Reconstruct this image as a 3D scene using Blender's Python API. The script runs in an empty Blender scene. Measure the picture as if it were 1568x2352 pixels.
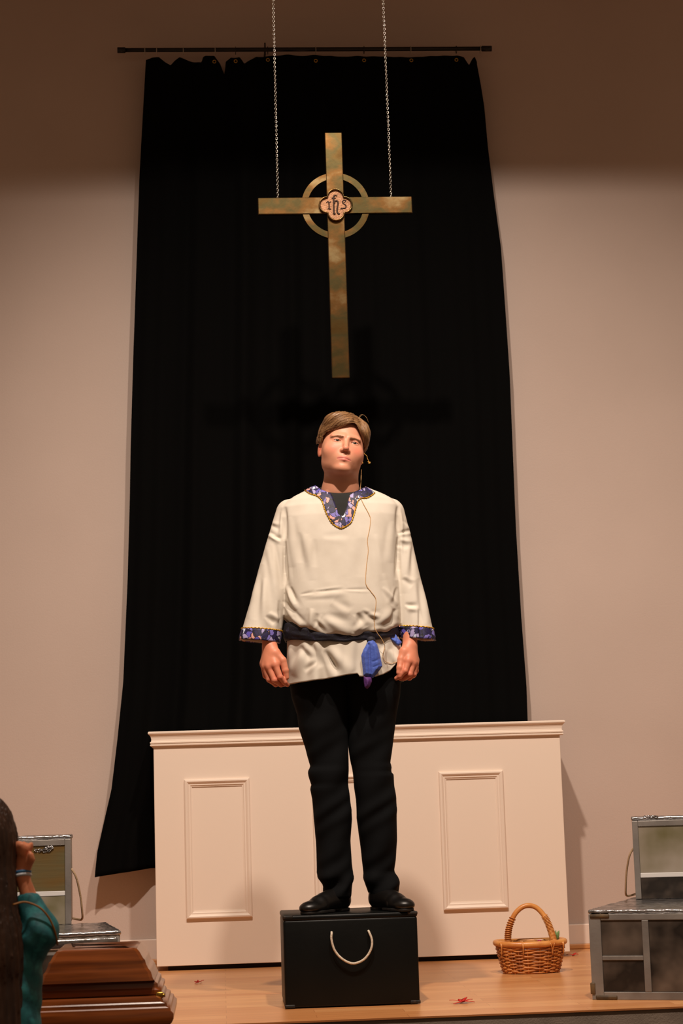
import bpy, bmesh, math, random
import numpy as np
from mathutils import Vector, Matrix
from mathutils.bvhtree import BVHTree

random.seed(7)
rng = np.random.default_rng(7)
SC = bpy.context.scene
COL = SC.collection

# ------------------------------------------------------------------ camera
FPX = 4325.9
YAW, PITCH, ROLL = 0.067320575, 0.152257789, -0.0308460912
CAM = np.array([0.0, 0.0, 0.73])
cF = np.array([math.sin(YAW)*math.cos(PITCH), math.cos(YAW)*math.cos(PITCH), math.sin(PITCH)])
_r = np.array([math.cos(YAW), -math.sin(YAW), 0.0]); _u = np.cross(_r, cF)
cR = _r*math.cos(ROLL)+_u*math.sin(ROLL)
cU = -_r*math.sin(ROLL)+_u*math.cos(ROLL)
cam_data = bpy.data.cameras.new('camera')
cam = bpy.data.objects.new('camera', cam_data); COL.objects.link(cam)
cam_data.sensor_fit = 'VERTICAL'; cam_data.sensor_height = 36.0
cam_data.lens = 36.0*FPX/2352.0
cam_data.clip_start = 0.1; cam_data.clip_end = 200
cam.matrix_world = Matrix(((cR[0], cU[0], -cF[0], CAM[0]), (cR[1], cU[1], -cF[1], CAM[1]), (cR[2], cU[2], -cF[2], CAM[2]), (0, 0, 0, 1)))
cam_data.dof.use_dof = True; cam_data.dof.focus_distance = 7.5; cam_data.dof.aperture_fstop = 6.3
SC.camera = cam

# ------------------------------------------------------------------ world, lights, exposure
vs = SC.view_settings
vs.view_transform = 'Standard'; vs.look = 'None'; vs.exposure = 0.0; vs.gamma = 1.0; vs.use_curve_mapping = False
W = bpy.data.worlds.new('hall_ambience'); SC.world = W; W.use_nodes = True
bg = W.node_tree.nodes['Background']; bg.inputs[0].default_value = (1.0, 0.62, 0.37, 1); bg.inputs[1].default_value = 0.20

def spot(name, loc, target, power, col, size=50, blend=0.6, radius=0.06):
    l = bpy.data.lights.new(name, 'SPOT'); l.energy = power; l.color = col; l.spot_size = math.radians(size); l.spot_blend = blend; l.shadow_soft_size = radius
    o = bpy.data.objects.new(name, l); COL.objects.link(o); o.location = loc
    o.rotation_euler = (Vector(target)-Vector(loc)).to_track_quat('-Z', 'Y').to_euler(); return o
LC = (1.0, 0.83, 0.69)
spot('stage_spot_left', (-0.22, 3.80, 6.30), (0.95, 7.75, 0.75), 1290, LC, 73, 1.0, 0.10)
spot('stage_spot_right', (1.28, 3.80, 6.30), (0.75, 7.75, 0.75), 930, LC, 73, 1.0, 0.10)

# ------------------------------------------------------------------ pixel rays (measuring aid: a photo point at a known depth)
def ray(px, py): return cF + cR*(px-784)/FPX - cU*(py-1176)/FPX
def q(px, py, Y): d = ray(px, py); return CAM + d*(Y/d[1])
def qz(px, py, z): d = ray(px, py); return CAM + d*((z-CAM[2])/d[2])
def proj(P):
    d = P-CAM; k = d@cF
    return 784+FPX*(d@cR)/k, 1176-FPX*(d@cU)/k

# ------------------------------------------------------------------ object helpers
def lin(c): return tuple((v/255/12.92 if v/255 <= 0.04045 else ((v/255+0.055)/1.055)**2.4) for v in c)
ROOTM = {}
def root_of(o):
    while o.parent: o = o.parent
    return o
def thing(name, label, cat, loc, rotz=0.0, group=None):
    o = bpy.data.objects.new(name, None); COL.objects.link(o); o.empty_display_size = 0.05
    o.location = loc; o.rotation_euler = (0, 0, rotz)
    o['label'] = label; o['category'] = cat
    if group: o['group'] = group
    ROOTM[o.name] = Matrix.Translation(Vector(loc)) @ Matrix.Rotation(rotz, 4, 'Z')
    return o
def tag(o, label, cat, group=None):
    o['label'] = label; o['category'] = cat
    if group: o['group'] = group
    return o
def mesh_from(name, V, F, smooth=True, cols=None):
    """V (n,3) array, F list of polygons or (m,4) array"""
    me = bpy.data.meshes.new(name)
    if isinstance(F, np.ndarray):
        V = np.asarray(V, np.float32); m, k = F.shape
        me.vertices.add(len(V)); me.vertices.foreach_set('co', V.ravel())
        me.loops.add(m*k); me.loops.foreach_set('vertex_index', F.astype(np.int32).ravel())
        me.polygons.add(m); me.polygons.foreach_set('loop_start', np.arange(0, m*k, k, dtype=np.int32))
        me.polygons.foreach_set('loop_total', np.full(m, k, np.int32))
        me.update(calc_edges=True); me.validate()
    else:
        me.from_pydata([tuple(map(float, v)) for v in V], [], [tuple(int(i) for i in f) for f in F]); me.update()
    if cols is not None:
        a = me.color_attributes.new('tint', 'FLOAT_COLOR', 'POINT')
        a.data.foreach_set('color', np.concatenate([cols, np.ones((len(cols), 1))], 1).astype(np.float32).ravel())
    me.polygons.foreach_set('use_smooth', np.full(len(me.polygons), smooth, bool))
    return me
def part(name, VF, mat, parent=None, world=True, smooth=True, kind=None, cols=None, label=None, solid=None, autosm=None, at=None):
    V, F = VF; V = np.asarray(V, float)
    o_loc = None
    if parent is not None and world:
        M = np.array(ROOTM[root_of(parent).name].inverted())
        V = V@M[:3, :3].T + M[:3, 3]
    elif parent is None:
        o_loc = np.array([V[:, 0].mean(), V[:, 1].mean(), V[:, 2].min()]) if at is None else np.array(at)
        V = V-o_loc
    me = mesh_from(name, V, F, smooth, cols)
    if autosm is not None:
        bm = bmesh.new(); bm.from_mesh(me); c = math.cos(math.radians(autosm))
        for e in bm.edges:
            if len(e.link_faces) == 2 and e.link_faces[0].normal.dot(e.link_faces[1].normal) < c: e.smooth = False
        bm.to_mesh(me); bm.free()
    me.materials.append(mat)
    o = bpy.data.objects.new(name, me); COL.objects.link(o)
    if o_loc is not None: o.location = o_loc
    if parent is not None: o.parent = parent
    if kind: o['kind'] = kind
    if label: o['label'] = label
    if solid:
        s = o.modifiers.new('thickness', 'SOLIDIFY'); s.thickness = solid; s.offset = 0
    return o
def merge(*vfs):
    V = []; F = []; n = 0
    for v, f in vfs:
        v = np.asarray(v, float); V.append(v); F += [tuple(int(i)+n for i in g) for g in f]; n += len(v)
    return np.concatenate(V), F
def bm_out(bm):
    bm.verts.index_update(); V = np.array([v.co[:] for v in bm.verts]); F = [tuple(v.index for v in f.verts) for f in bm.faces]; bm.free(); return V, F
def boxm(lo, hi, bev=0.0, seg=2):
    bm = bmesh.new(); bmesh.ops.create_cube(bm, size=1.0)
    lo = np.array(lo, float); hi = np.array(hi, float)
    for v in bm.verts: v.co = Vector((lo+hi)/2+np.array(v.co[:])*(hi-lo))
    if bev > 0: bmesh.ops.bevel(bm, geom=list(bm.edges), offset=bev, segments=seg, affect='EDGES', profile=0.5)
    bmesh.ops.recalc_face_normals(bm, faces=bm.faces)
    return bm_out(bm)
def tube(P, r, n=8, closed=False, caps=True, flat=1.0):
    P = np.asarray(P, float); m = len(P); r = np.broadcast_to(np.asarray(r, float), (m,))
    if closed: T = np.roll(P, -1, 0)-np.roll(P, 1, 0)
    else: T = np.gradient(P, axis=0)
    T /= np.linalg.norm(T, axis=1)[:, None]+1e-12
    up = np.array([0, 0, 1.0]) if abs(T[0, 2]) < .9 else np.array([0, 1.0, 0])
    N = np.cross(up, T[0]); N /= np.linalg.norm(N)
    V = []
    for i in range(m):
        N = N-T[i]*(N@T[i]); N /= np.linalg.norm(N)+1e-12; B = np.cross(T[i], N)
        for k in range(n):
            a = 2*math.pi*k/n; V.append(P[i]+r[i]*(N*math.cos(a)*flat+B*math.sin(a)))
    F = []
    for i in range(m if closed else m-1):
        j = (i+1) % m
        for k in range(n): l = (k+1) % n; F.append((i*n+k, i*n+l, j*n+l, j*n+k))
    if caps and not closed:
        F.append(tuple(range(n-1, -1, -1))); F.append(tuple((m-1)*n+k for k in range(n)))
    return np.array(V), F
def loft(rings, caps=True, closed_ring=True):
    rings = [np.asarray(r, float) for r in rings]; n = len(rings[0]); V = np.concatenate(rings); F = []
    for i in range(len(rings)-1):
        for k in range(n if closed_ring else n-1): l = (k+1) % n; F.append((i*n+k, i*n+l, (i+1)*n+l, (i+1)*n+k))
    if caps and closed_ring:
        F.append(tuple(range(n-1, -1, -1))); F.append(tuple((len(rings)-1)*n+k for k in range(n)))
    return V, F
def fixn(VF):
    bm = bmesh.new(); vs_ = [bm.verts.new(v) for v in VF[0]]
    for f in VF[1]:
        try: bm.faces.new([vs_[i] for i in f])
        except ValueError: pass
    bmesh.ops.recalc_face_normals(bm, faces=bm.faces); return bm_out(bm)
def smoothline(P, n):
    """Catmull-Rom through points"""
    P = np.asarray(P, float); m = len(P); E = np.concatenate([[2*P[0]-P[1]], P, [2*P[-1]-P[-2]]])
    t = np.linspace(0, m-1-1e-9, n); i = t.astype(int); u = (t-i)[:, None]
    a, b, c, d = E[i], E[i+1], E[i+2], E[i+3]
    return 0.5*((2*b)+(-a+c)*u+(2*a-5*b+4*c-d)*u*u+(-a+3*b-3*c+d)*u**3)

# ------------------------------------------------------------------ materials
def mat(name, col, rough=0.6, metal=0.0, col2=None, nscale=8.0, nstretch=(1, 1, 1), bump=0.0, bscale=60.0, bstretch=(1, 1, 1), coat=0.0, sheen=0.0, sss=0.0, sssr=(0.01, 0.004, 0.002), attr=None, spec=None, ramp=(0.35, 0.65), rvar=0.0, detail=4.0):
    m = bpy.data.materials.new(name); m.use_nodes = True; nt = m.node_tree; N = nt.nodes; L = nt.links
    b = N['Principled BSDF']; c1 = lin(col)+(1,)
    b.inputs['Base Color'].default_value = c1; b.inputs['Roughness'].default_value = rough; b.inputs['Metallic'].default_value = metal
    if spec is not None: b.inputs['Specular IOR Level'].default_value = spec
    if coat: b.inputs['Coat Weight'].default_value = coat; b.inputs['Coat Roughness'].default_value = 0.12
    if sheen: b.inputs['Sheen Weight'].default_value = sheen; b.inputs['Sheen Roughness'].default_value = 0.5
    if sss: b.inputs['Subsurface Weight'].default_value = sss; b.inputs['Subsurface Radius'].default_value = sssr; b.inputs['Subsurface Scale'].default_value = 1.0
    tc = N.new('ShaderNodeTexCoord')
    def noise(scale, st, det=4.0):
        mp = N.new('ShaderNodeMapping'); mp.inputs['Scale'].default_value = st; L.new(tc.outputs['Object'], mp.inputs[0])
        t = N.new('ShaderNodeTexNoise'); t.inputs['Scale'].default_value = scale; t.inputs['Detail'].default_value = det; L.new(mp.outputs[0], t.inputs['Vector']); return t
    last = None
    if col2 is not None:
        t = noise(nscale, nstretch, detail); r = N.new('ShaderNodeValToRGB'); r.color_ramp.elements[0].position = ramp[0]; r.color_ramp.elements[1].position = ramp[1]
        cols = [col] + (list(col2) if isinstance(col2, list) else [col2])
        r.color_ramp.elements[0].color = lin(cols[0])+(1,); r.color_ramp.elements[1].color = lin(cols[-1])+(1,)
        for i, c in enumerate(cols[1:-1]):
            e = r.color_ramp.elements.new(ramp[0]+(ramp[1]-ramp[0])*(i+1)/(len(cols)-1)); e.color = lin(c)+(1,)
        L.new(t.outputs[0], r.inputs[0]); last = r.outputs[0]; L.new(last, b.inputs['Base Color'])
        if rvar:
            mr = N.new('ShaderNodeMapRange'); mr.inputs[3].default_value = max(0.02, rough-rvar); mr.inputs[4].default_value = rough+rvar
            L.new(t.outputs[0], mr.inputs[0]); L.new(mr.outputs[0], b.inputs['Roughness'])
    if attr:
        a = N.new('ShaderNodeVertexColor'); a.layer_name = attr
        if last is None: L.new(a.outputs[0], b.inputs['Base Color'])
        else:
            mx = N.new('ShaderNodeMix'); mx.data_type = 'RGBA'; mx.blend_type = 'MULTIPLY'; mx.inputs[0].default_value = 1
            L.new(last, mx.inputs[6]); L.new(a.outputs[0], mx.inputs[7]); L.new(mx.outputs[2], b.inputs['Base Color'])
    if bump:
        t = noise(bscale, bstretch); bp = N.new('ShaderNodeBump'); bp.inputs['Strength'].default_value = bump; bp.inputs['Distance'].default_value = 0.004
        L.new(t.outputs[0], bp.inputs['Height']); L.new(bp.outputs[0], b.inputs['Normal'])
    return m

M_wall = mat('painted_wall', (196, 178, 168), 0.85, bump=0.15, bscale=140, col2=(188, 170, 160), nscale=0.9)
M_panel = mat('white_paint', (234, 217, 202), 0.45, bump=0.05, bscale=90)
M_base = mat('baseboard_paint', (226, 208, 196), 0.5)
M_black = mat('black_curtain_cloth', (7, 7, 7), 0.95, bump=0.2, bscale=300, spec=0.05)
M_rod = mat('black_rod_metal', (26, 22, 20), 0.4, metal=0.3)
M_fascia = mat('stage_front_carpet', (128, 114, 102), 0.95, col2=(108, 96, 86), nscale=6, bump=0.4, bscale=200, spec=0.1)
M_dark = mat('dark_gap', (20, 14, 10), 0.9)
M_oak = mat('shoe_moulding_wood', (200, 140, 85), 0.45)
M_hall = mat('hall_floor_carpet', (70, 52, 44), 0.95)
M_case = mat('black_case_paint', (7, 9, 9), 0.45, col2=(12, 13, 12), nscale=5, bump=0.15, bscale=40, spec=0.2)
M_caseworn = mat('worn_case_corner', (12, 11, 9), 0.6, col2=(56, 38, 22), nscale=60, bump=0.3, bscale=60, ramp=(0.5, 0.7))
M_strip = mat('brown_corner_strip', (96, 74, 44), 0.6, col2=(60, 46, 30), nscale=30)
M_rope = mat('white_rope', (226, 214, 196), 0.85, bump=0.6, bscale=350, col2=(190, 176, 156), nscale=120)
M_ropeg = mat('tan_rope', (176, 150, 118), 0.85, bump=0.6, bscale=350)
M_silver = mat('silver_paint', (142, 137, 132), 0.42, metal=0.3, col2=(108, 103, 99), nscale=5, bump=0.35, bscale=30, rvar=0.12)
M_foil = mat('silver_foil_tape', (196, 196, 200), 0.22, metal=0.9, col2=(120, 118, 116), nscale=14, bump=0.9, bscale=26, rvar=0.1)
M_tarn = mat('brushed_pane_paint', (100, 90, 52), 0.42, metal=0.25, col2=[(74, 68, 42), (112, 86, 44), (98, 96, 68), (132, 126, 104)], nscale=2.3, nstretch=(0.6, 0.6, 2.2), bump=0.25, bscale=30, bstretch=(0.2, 0.2, 3), ramp=(0.25, 0.75))
M_pane = mat('smoky_pane_paint', (58, 48, 40), 0.45, metal=0.2, col2=[(30, 24, 20), (96, 84, 74), (126, 116, 106)], nscale=3.2, bump=0.1, bscale=20, ramp=(0.3, 0.72))
M_pane2 = mat('pale_pane_paint', (176, 168, 158), 0.45, metal=0.15, col2=[(150, 140, 126), (104, 98, 66), (186, 182, 176)], nscale=2.6, ramp=(0.3, 0.75))
M_lip = mat('white_lip_highlight', (206, 204, 202), 0.45)
M_wood = mat('polished_mahogany', (128, 64, 20), 0.26, col2=(84, 38, 10), nscale=5, nstretch=(0.5, 4, 8), coat=0.3, bump=0.03, bscale=40)
M_brass = mat('old_brass_fitting', (190, 150, 70), 0.3, metal=1)
M_cross = mat('tarnished_brass', (116, 90, 54), 0.24, metal=1.0, col2=[(120, 98, 60), (98, 90, 60), (120, 88, 52), (134, 116, 82), (108, 82, 54)], nscale=4.0, nstretch=(1.2, 1, 1.6), bump=0.10, bscale=14, rvar=0.12, ramp=(0.30, 0.70), detail=8)
M_medal = mat('rose_brass_field', (148, 108, 78), 0.5, metal=0.6, bump=0.35, bscale=160, col2=(124, 88, 62), nscale=30)
M_inlay = mat('dark_letter_inlay', (58, 34, 20), 0.6, metal=0.3)
M_chain = mat('nickel_chain', (205, 200, 190), 0.25, metal=1)
M_wicker = mat('wicker_reed', (204, 130, 62), 0.45, col2=(160, 92, 40), nscale=24, bump=0.3, bscale=120)
M_cane = mat('rattan_cane', (222, 156, 84), 0.35, col2=(198, 124, 60), nscale=18, bump=0.15, bscale=60)
M_leaf = mat('green_leaf', (120, 152, 92), 0.6)
M_berry = mat('crimson_ball', (150, 20, 60), 0.4)
M_petal = mat('red_petal', (196, 28, 16), 0.6)
M_tunic = mat('cream_linen', (217, 209, 196), 0.9, bump=0.06, bscale=500, col2=(202, 193, 179), nscale=7)  # the greyer mottle stands in for soft shading of the cloth
M_shirt = mat('black_undershirt', (26, 26, 24), 0.9)
M_trou = mat('black_trouser_cloth', (8, 9, 11), 0.9, bump=0.12, bscale=400, spec=0.15)
M_shoe = mat('black_shoe_leather', (12, 10, 9), 0.36)
M_sole = mat('shoe_sole', (12, 10, 9), 0.6)
M_gold = mat('gold_braid', (236, 180, 52), 0.28, metal=0.85, bump=0.8, bscale=500)
M_blue = mat('blue_sash_cloth', (58, 84, 176), 0.7, bump=0.3, bscale=120, sheen=0.2, col2=(72, 100, 190), nscale=30, nstretch=(1, 1, 3))
M_purple = mat('purple_sash_cloth', (84, 40, 110), 0.7, bump=0.3, bscale=120)
M_wire = mat('tan_wire', (206, 160, 104), 0.5)
M_mic = mat('mic_gold', (226, 176, 90), 0.35, metal=0.4)
M_skin = mat('skin', (255, 255, 255), 0.48, attr='tint', sss=0.12, sssr=(0.012, 0.004, 0.002), bump=0.06, bscale=300, spec=0.4)
M_hair = mat('light_brown_hair', (255, 255, 255), 0.42, attr='tint', bump=0.1, bscale=200)
M_brow = mat('brow_hair', (138, 90, 58), 0.9)
M_eye = mat('eye_white', (190, 176, 166), 0.15)
M_iris = mat('iris', (34, 28, 22), 0.12)
M_nail = mat('fingernail', (216, 160, 140), 0.3)
M_teal = mat('teal_dress_cloth', (34, 116, 122), 0.6, col2=[(26, 92, 102), (52, 142, 148), (100, 176, 180)], nscale=22, bump=0.4, bscale=40, ramp=(0.35, 0.8))
M_dhair = mat('dark_brown_hair', (44, 24, 14), 0.5, col2=(66, 38, 20), nscale=8, nstretch=(8, 8, 0.6), bump=0.5, bscale=40, bstretch=(6, 6, 0.4))
M_band = mat('white_wristband', (212, 216, 224), 0.5)
M_bandb = mat('blue_wristband', (52, 112, 160), 0.5)

def trim_material():
    m = bpy.data.materials.new('purple_butterfly_print'); m.use_nodes = True; N = m.node_tree.nodes; L = m.node_tree.links; b = N['Principled BSDF']; b.inputs['Roughness'].default_value = 0.6
    tc = N.new('ShaderNodeTexCoord'); mp = N.new('ShaderNodeMapping'); mp.inputs['Scale'].default_value = (1, 0.5, 0.8); L.new(tc.outputs['Object'], mp.inputs[0])
    v = N.new('ShaderNodeTexVoronoi'); v.inputs['Scale'].default_value = 62
    nz = N.new('ShaderNodeTexNoise'); nz.inputs['Scale'].default_value = 55; L.new(mp.outputs[0], nz.inputs['Vector']); ad = N.new('ShaderNodeVectorMath'); ad.operation = 'MULTIPLY_ADD'; ad.inputs[1].default_value = (.022, .022, .022); L.new(nz.outputs['Color'], ad.inputs[0]); L.new(mp.outputs[0], ad.inputs[2]); L.new(ad.outputs[0], v.inputs['Vector'])
    sep = N.new('ShaderNodeSeparateColor'); L.new(v.outputs['Color'], sep.inputs[0])
    r = N.new('ShaderNodeValToRGB'); r.color_ramp.interpolation = 'CONSTANT'; E = r.color_ramp.elements
    E[0].position = 0; E[0].color = lin((30, 24, 72))+(1,); E[1].position = .34; E[1].color = lin((92, 82, 176))+(1,)
    for p, c in ((.45, (168, 158, 206)), (.62, (214, 158, 150)), (.78, (120, 110, 190)), (.9, (206, 214, 240))):
        e = E.new(p); e.color = lin(c)+(1,)
    L.new(sep.outputs[0], r.inputs[0])
    v2 = N.new('ShaderNodeTexVoronoi'); v2.feature = 'DISTANCE_TO_EDGE'; v2.inputs['Scale'].default_value = 62; L.new(ad.outputs[0], v2.inputs['Vector'])
    r2 = N.new('ShaderNodeValToRGB'); r2.color_ramp.elements[0].position = .03; r2.color_ramp.elements[0].color = lin((26, 20, 56))+(1,); r2.color_ramp.elements[1].position = .10; r2.color_ramp.elements[1].color = (1, 1, 1, 1)
    L.new(v2.outputs['Distance'], r2.inputs[0])
    mx = N.new('ShaderNodeMix'); mx.data_type = 'RGBA'; mx.blend_type = 'MULTIPLY'; mx.inputs[0].default_value = 1; L.new(r.outputs[0], mx.inputs[6]); L.new(r2.outputs[0], mx.inputs[7]); L.new(mx.outputs[2], b.inputs['Base Color'])
    return m
M_trim = trim_material()
M_sash = mat('dark_navy_sash_print', (20, 18, 36), 0.7, col2=[(12, 10, 20), (30, 26, 52), (86, 86, 116)], nscale=46, ramp=(0.4, 0.8), bump=0.3, bscale=90)

def floor_material():
    m = bpy.data.materials.new('oak_laminate'); m.use_nodes = True; N = m.node_tree.nodes; L = m.node_tree.links; b = N['Principled BSDF']
    tc = N.new('ShaderNodeTexCoord')
    br = N.new('ShaderNodeTexBrick'); br.inputs['Scale'].default_value = 1.0; br.inputs['Brick Width'].default_value = 0.62; br.inputs['Row Height'].default_value = 0.085
    br.inputs['Mortar Size'].default_value = 0.0007; br.inputs['Color1'].default_value = lin((222, 164, 108))+(1,); br.inputs['Color2'].default_value = lin((202, 138, 84))+(1,); br.inputs['Mortar'].default_value = lin((160, 100, 56))+(1,)
    L.new(tc.outputs['Object'], br.inputs['Vector'])
    mp = N.new('ShaderNodeMapping'); mp.inputs['Scale'].default_value = (1.2, 26, 1); L.new(tc.outputs['Object'], mp.inputs[0])
    n = N.new('ShaderNodeTexNoise'); n.inputs['Scale'].default_value = 3; n.inputs['Detail'].default_value = 5; L.new(mp.outputs[0], n.inputs['Vector'])
    r = N.new('ShaderNodeValToRGB'); r.color_ramp.elements[0].position = .3; r.color_ramp.elements[0].color = (0.66, 0.60, 0.55, 1); r.color_ramp.elements[1].position = .65; r.color_ramp.elements[1].color = (1, 1, 1, 1); L.new(n.outputs[0], r.inputs[0])
    mx = N.new('ShaderNodeMix'); mx.data_type = 'RGBA'; mx.blend_type = 'MULTIPLY'; mx.inputs[0].default_value = .6; L.new(br.outputs[0], mx.inputs[6]); L.new(r.outputs[0], mx.inputs[7]); L.new(mx.outputs[2], b.inputs['Base Color'])
    b.inputs['Roughness'].default_value = 0.3
    return m
M_floor = floor_material()

# ------------------------------------------------------------------ setting
EDGE, WALL, HALL = 6.545, 9.12, -0.56
part('wall_back', boxm((-4, WALL, -0.0), (5.2, WALL+.15, 5.6)), M_wall, kind='structure', smooth=False)
part('floor', boxm((-4, EDGE, -0.006), (5.2, WALL, 0.0)), M_floor, kind='structure', smooth=False, at=(0, 0, 0))
part('trim_1', boxm((-4, EDGE+.006, HALL), (5.2, EDGE+.1, -0.0062)), M_fascia, kind='structure', smooth=False)
part('floor_hall', boxm((-4, -1.5, HALL-.05), (5.2, EDGE+.006, HALL)), M_hall, kind='structure', smooth=False)
part('beam_cut_header', boxm((-4, 6.60, 4.995), (5.2, 6.75, 7.5)), M_wall, kind='structure', smooth=False)  # unseen header, added to cut the spot beams off high on the back wall
part('ceiling', boxm((-4, 6.75, 5.30), (5.2, WALL, 5.45)), M_wall, kind='structure', smooth=False)
part('baseboard_back', boxm((-4, WALL-.016, 0.02), (5.2, WALL, 0.115), 0.004), M_base, kind='structure', smooth=False)
part('trim_2', boxm((-4, WALL-.034, 0.0), (5.2, WALL-.0165, 0.024), 0.005), M_oak, kind='structure', smooth=False)

# ------------------------------------------------------------------ curtain rod and curtain
rod = thing('curtain_rod', 'long thin black curtain rod across the wall above the black curtain', 'curtain rod', (0.5, 9.03, 4.485))
part('pole', tube([(-0.44, 9.03, 4.485), (1.44, 9.03, 4.485)], 0.0105, 16), M_rod, rod)
for x0, x1 in ((-0.445, -0.405), (1.395, 1.445)):
    part('end_cap', tube([(x0, 9.03, 4.485), (x1, 9.03, 4.485)], 0.0145, 16), M_rod, rod)
for x in (0.295,):
    part('bracket', merge(tube([(x, 9.03, 4.52), (x, 9.03, 4.455)], 0.004, 8), tube([(x, 9.03, 4.485), (x, 9.119, 4.485)], 0.005, 8)), M_rod, rod)

topl = np.array([(335, 137), (341, 134), (350, 131), (365, 131), (378, 142), (392, 152), (401, 142), (412, 133), (430, 138), (463, 144), (466, 132), (472, 129), (492, 129), (505, 146), (515.5, 172), (518, 142), (530, 131), (550, 132), (561, 150), (574, 140), (588, 130), (640, 127), (720, 128), (830, 130), (945, 131), (1050, 128), (1065, 131), (1077, 149), (1085, 134), (1090, 130), (1095, 142)], float)
leftl = np.array([(335, 137), (329, 240), (320, 400), (313, 600), (306, 800), (300, 1000), (298, 1120), (293, 1300), (283, 1530), (270, 1660), (257, 1770), (243, 1830), (225, 1910), (220, 1960), (219, 2014)], float)
rightl = np.array([(1095, 142), (1104, 190), (1112, 240), (1120, 330), (1135, 450), (1150, 560), (1160, 700), (1170, 850), (1176, 1000), (1184, 1200), (1196, 1400), (1208, 1560), (1211, 1650), (1213, 1850), (1214, 1960)], float)
def curtain():
    nu, nv = 420, 150
    V = np.zeros((nv, nu, 3))
    CY = 9.02
    us = np.linspace(0, 1, nu); x_top = 335+us*760
    ytop = np.interp(x_top, topl[:, 0], topl[:, 1])
    for j in range(nv):
        t = (j/(nv-1))**1.15
        yy = 137+t*(1965-137)
        xl = np.interp(yy, leftl[:, 1], leftl[:, 0]); xr = np.interp(yy, rightl[:, 1], rightl[:, 0])
        X = xl+(xr-xl)*us
        base = 137+t*(1995-137)
        fade = math.exp(-t*9)
        ybot = 2014-us*12-18*np.clip(us*8, 0, 1)
        Yp = (1-t)*ytop+t*ybot
        for i in range(0, nu):
            V[j, i] = q(X[i], Yp[i], CY)
        ph = 2*math.pi*us
        fold = 0.020*np.sin(ph*9+0.6*math.sin(t*3))*np.exp(-((us-.25)/.33)**2)+0.012*np.sin(ph*15+1.3+t)*np.exp(-((us-.35)/.3)**2)+0.007*np.sin(ph*5+2+t*1.4)+0.004*np.sin(ph*23)
        flare = 0.5+0.8*t
        V[j, :, 1] += fold*flare-0.01*t
        # the free lower-left corner curls toward the room
        V[j, :, 1] -= 0.05*np.clip((t-.75)/.25, 0, 1)*np.exp(-us/.05)
    F = [(j*nu+i, (j+1)*nu+i, (j+1)*nu+i+1, j*nu+i+1) for j in range(nv-1) for i in range(nu-1)]
    return V.reshape(-1, 3), F
cur = thing('curtain', 'tall black cloth curtain hanging on the wall behind the cross and man', 'curtain', (0.5, 9.03, 0.42))
part('cloth', curtain(), M_black, cur, solid=0.003)
def ringm(c, R, r, ax='x', n=20, m=8, sx=1.0):
    P = []
    for k in range(n):
        a = 2*math.pi*k/n; ca, sa = math.cos(a)*R*sx, math.sin(a)*R
        P.append((c[0], c[1]+ca, c[2]+sa) if ax == 'x' else ((c[0]+ca, c[1], c[2]+sa) if ax == 'y' else (c[0]+ca, c[1]+sa, c[2])))
    return tube(P, r, m, closed=True)
M_ringw = mat('pale_plastic_ring', (170, 160, 148), 0.5)
for px, py, big in ((333, 122, 1), (360, 124, 1), (421, 124, 1), (494, 119, 1), (541, 124, 0), (615, 122, 0), (725, 119, 1), (836, 122, 0), (943, 119, 1), (1048, 122, 0), (1103, 117, 1)):
    c = q(px, py+4, 9.025); part('ring', ringm((c[0], 9.025, 4.478), 0.019, 0.0016, 'x'), M_ringw if big else M_rod, rod)
for px, py in ((492, 141), (541, 140), (615, 137), (725, 139), (836, 138), (944.5, 138), (1048, 137)):
    c = q(px, py, 8.985); part('grommet', ringm((c[0], 8.988, c[2]), 0.0075, 0.0022, 'y'), M_brass, cur, label='brass grommet')

# ------------------------------------------------------------------ white panelled counter (altar front)
PX0, PX1, PY = -0.306, 1.565, 8.69
alt = thing('panelled_altar', 'long white panelled wooden altar standing behind the man against the curtain', 'altar', (0.63, 8.75, 0))
part('body', boxm((PX0, PY, 0.022), (PX1, PY+.27, 1.03), 0.002), M_panel, alt, smooth=False)
part('under_gap_shade', boxm((PX0+.05, PY+.03, 0.0), (PX1-.05, PY+.25, 0.03)), M_dark, alt, smooth=False, label='dark block for the shaded gap under the altar')  # near-black block stands in for the shade in the gap below the body
prof = [(0.0, 1.008), (0.011, 1.008), (0.015, 1.011), (0.015, 1.016), (0.010, 1.018), (0.010, 1.020), (0.015, 1.022), (0.015, 1.027), (0.010, 1.030), (0.009, 1.038), (0.0105, 1.048), (0.015, 1.057), (0.022, 1.063), (0.024, 1.066), (0.024, 1.071), (0.020, 1.075), (0.0, 1.075)]
rings = [[(PX0-o, PY-o, z-.006), (PX1+o, PY-o, z-.006), (PX1+o, PY+.27, z-.006), (PX0-o, PY+.27, z-.006)] for o, z in prof]
part('cornice', fixn(loft(rings)), M_panel, alt, smooth=False)
def frame_mould(x0, x1, z0, z1):
    pr = [(0, 0), (0, .012), (.004, .016), (.010, .017), (.016, .013), (.020, .009), (.026, .009), (.030, .005), (.034, .004), (.034, 0)]
    R_ = []
    for o, h in pr: R_.append([(x0+o, PY-h, z0+o), (x1-o, PY-h, z0+o), (x1-o, PY-h, z1-o), (x0+o, PY-h, z1-o)])
    return fixn(loft(R_, caps=False))
for xc in (-0.021, 0.561, 1.143):
    part('panel_moulding', frame_mould(xc-.148, xc+.148, .226, .848), M_panel, alt, smooth=False)

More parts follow.
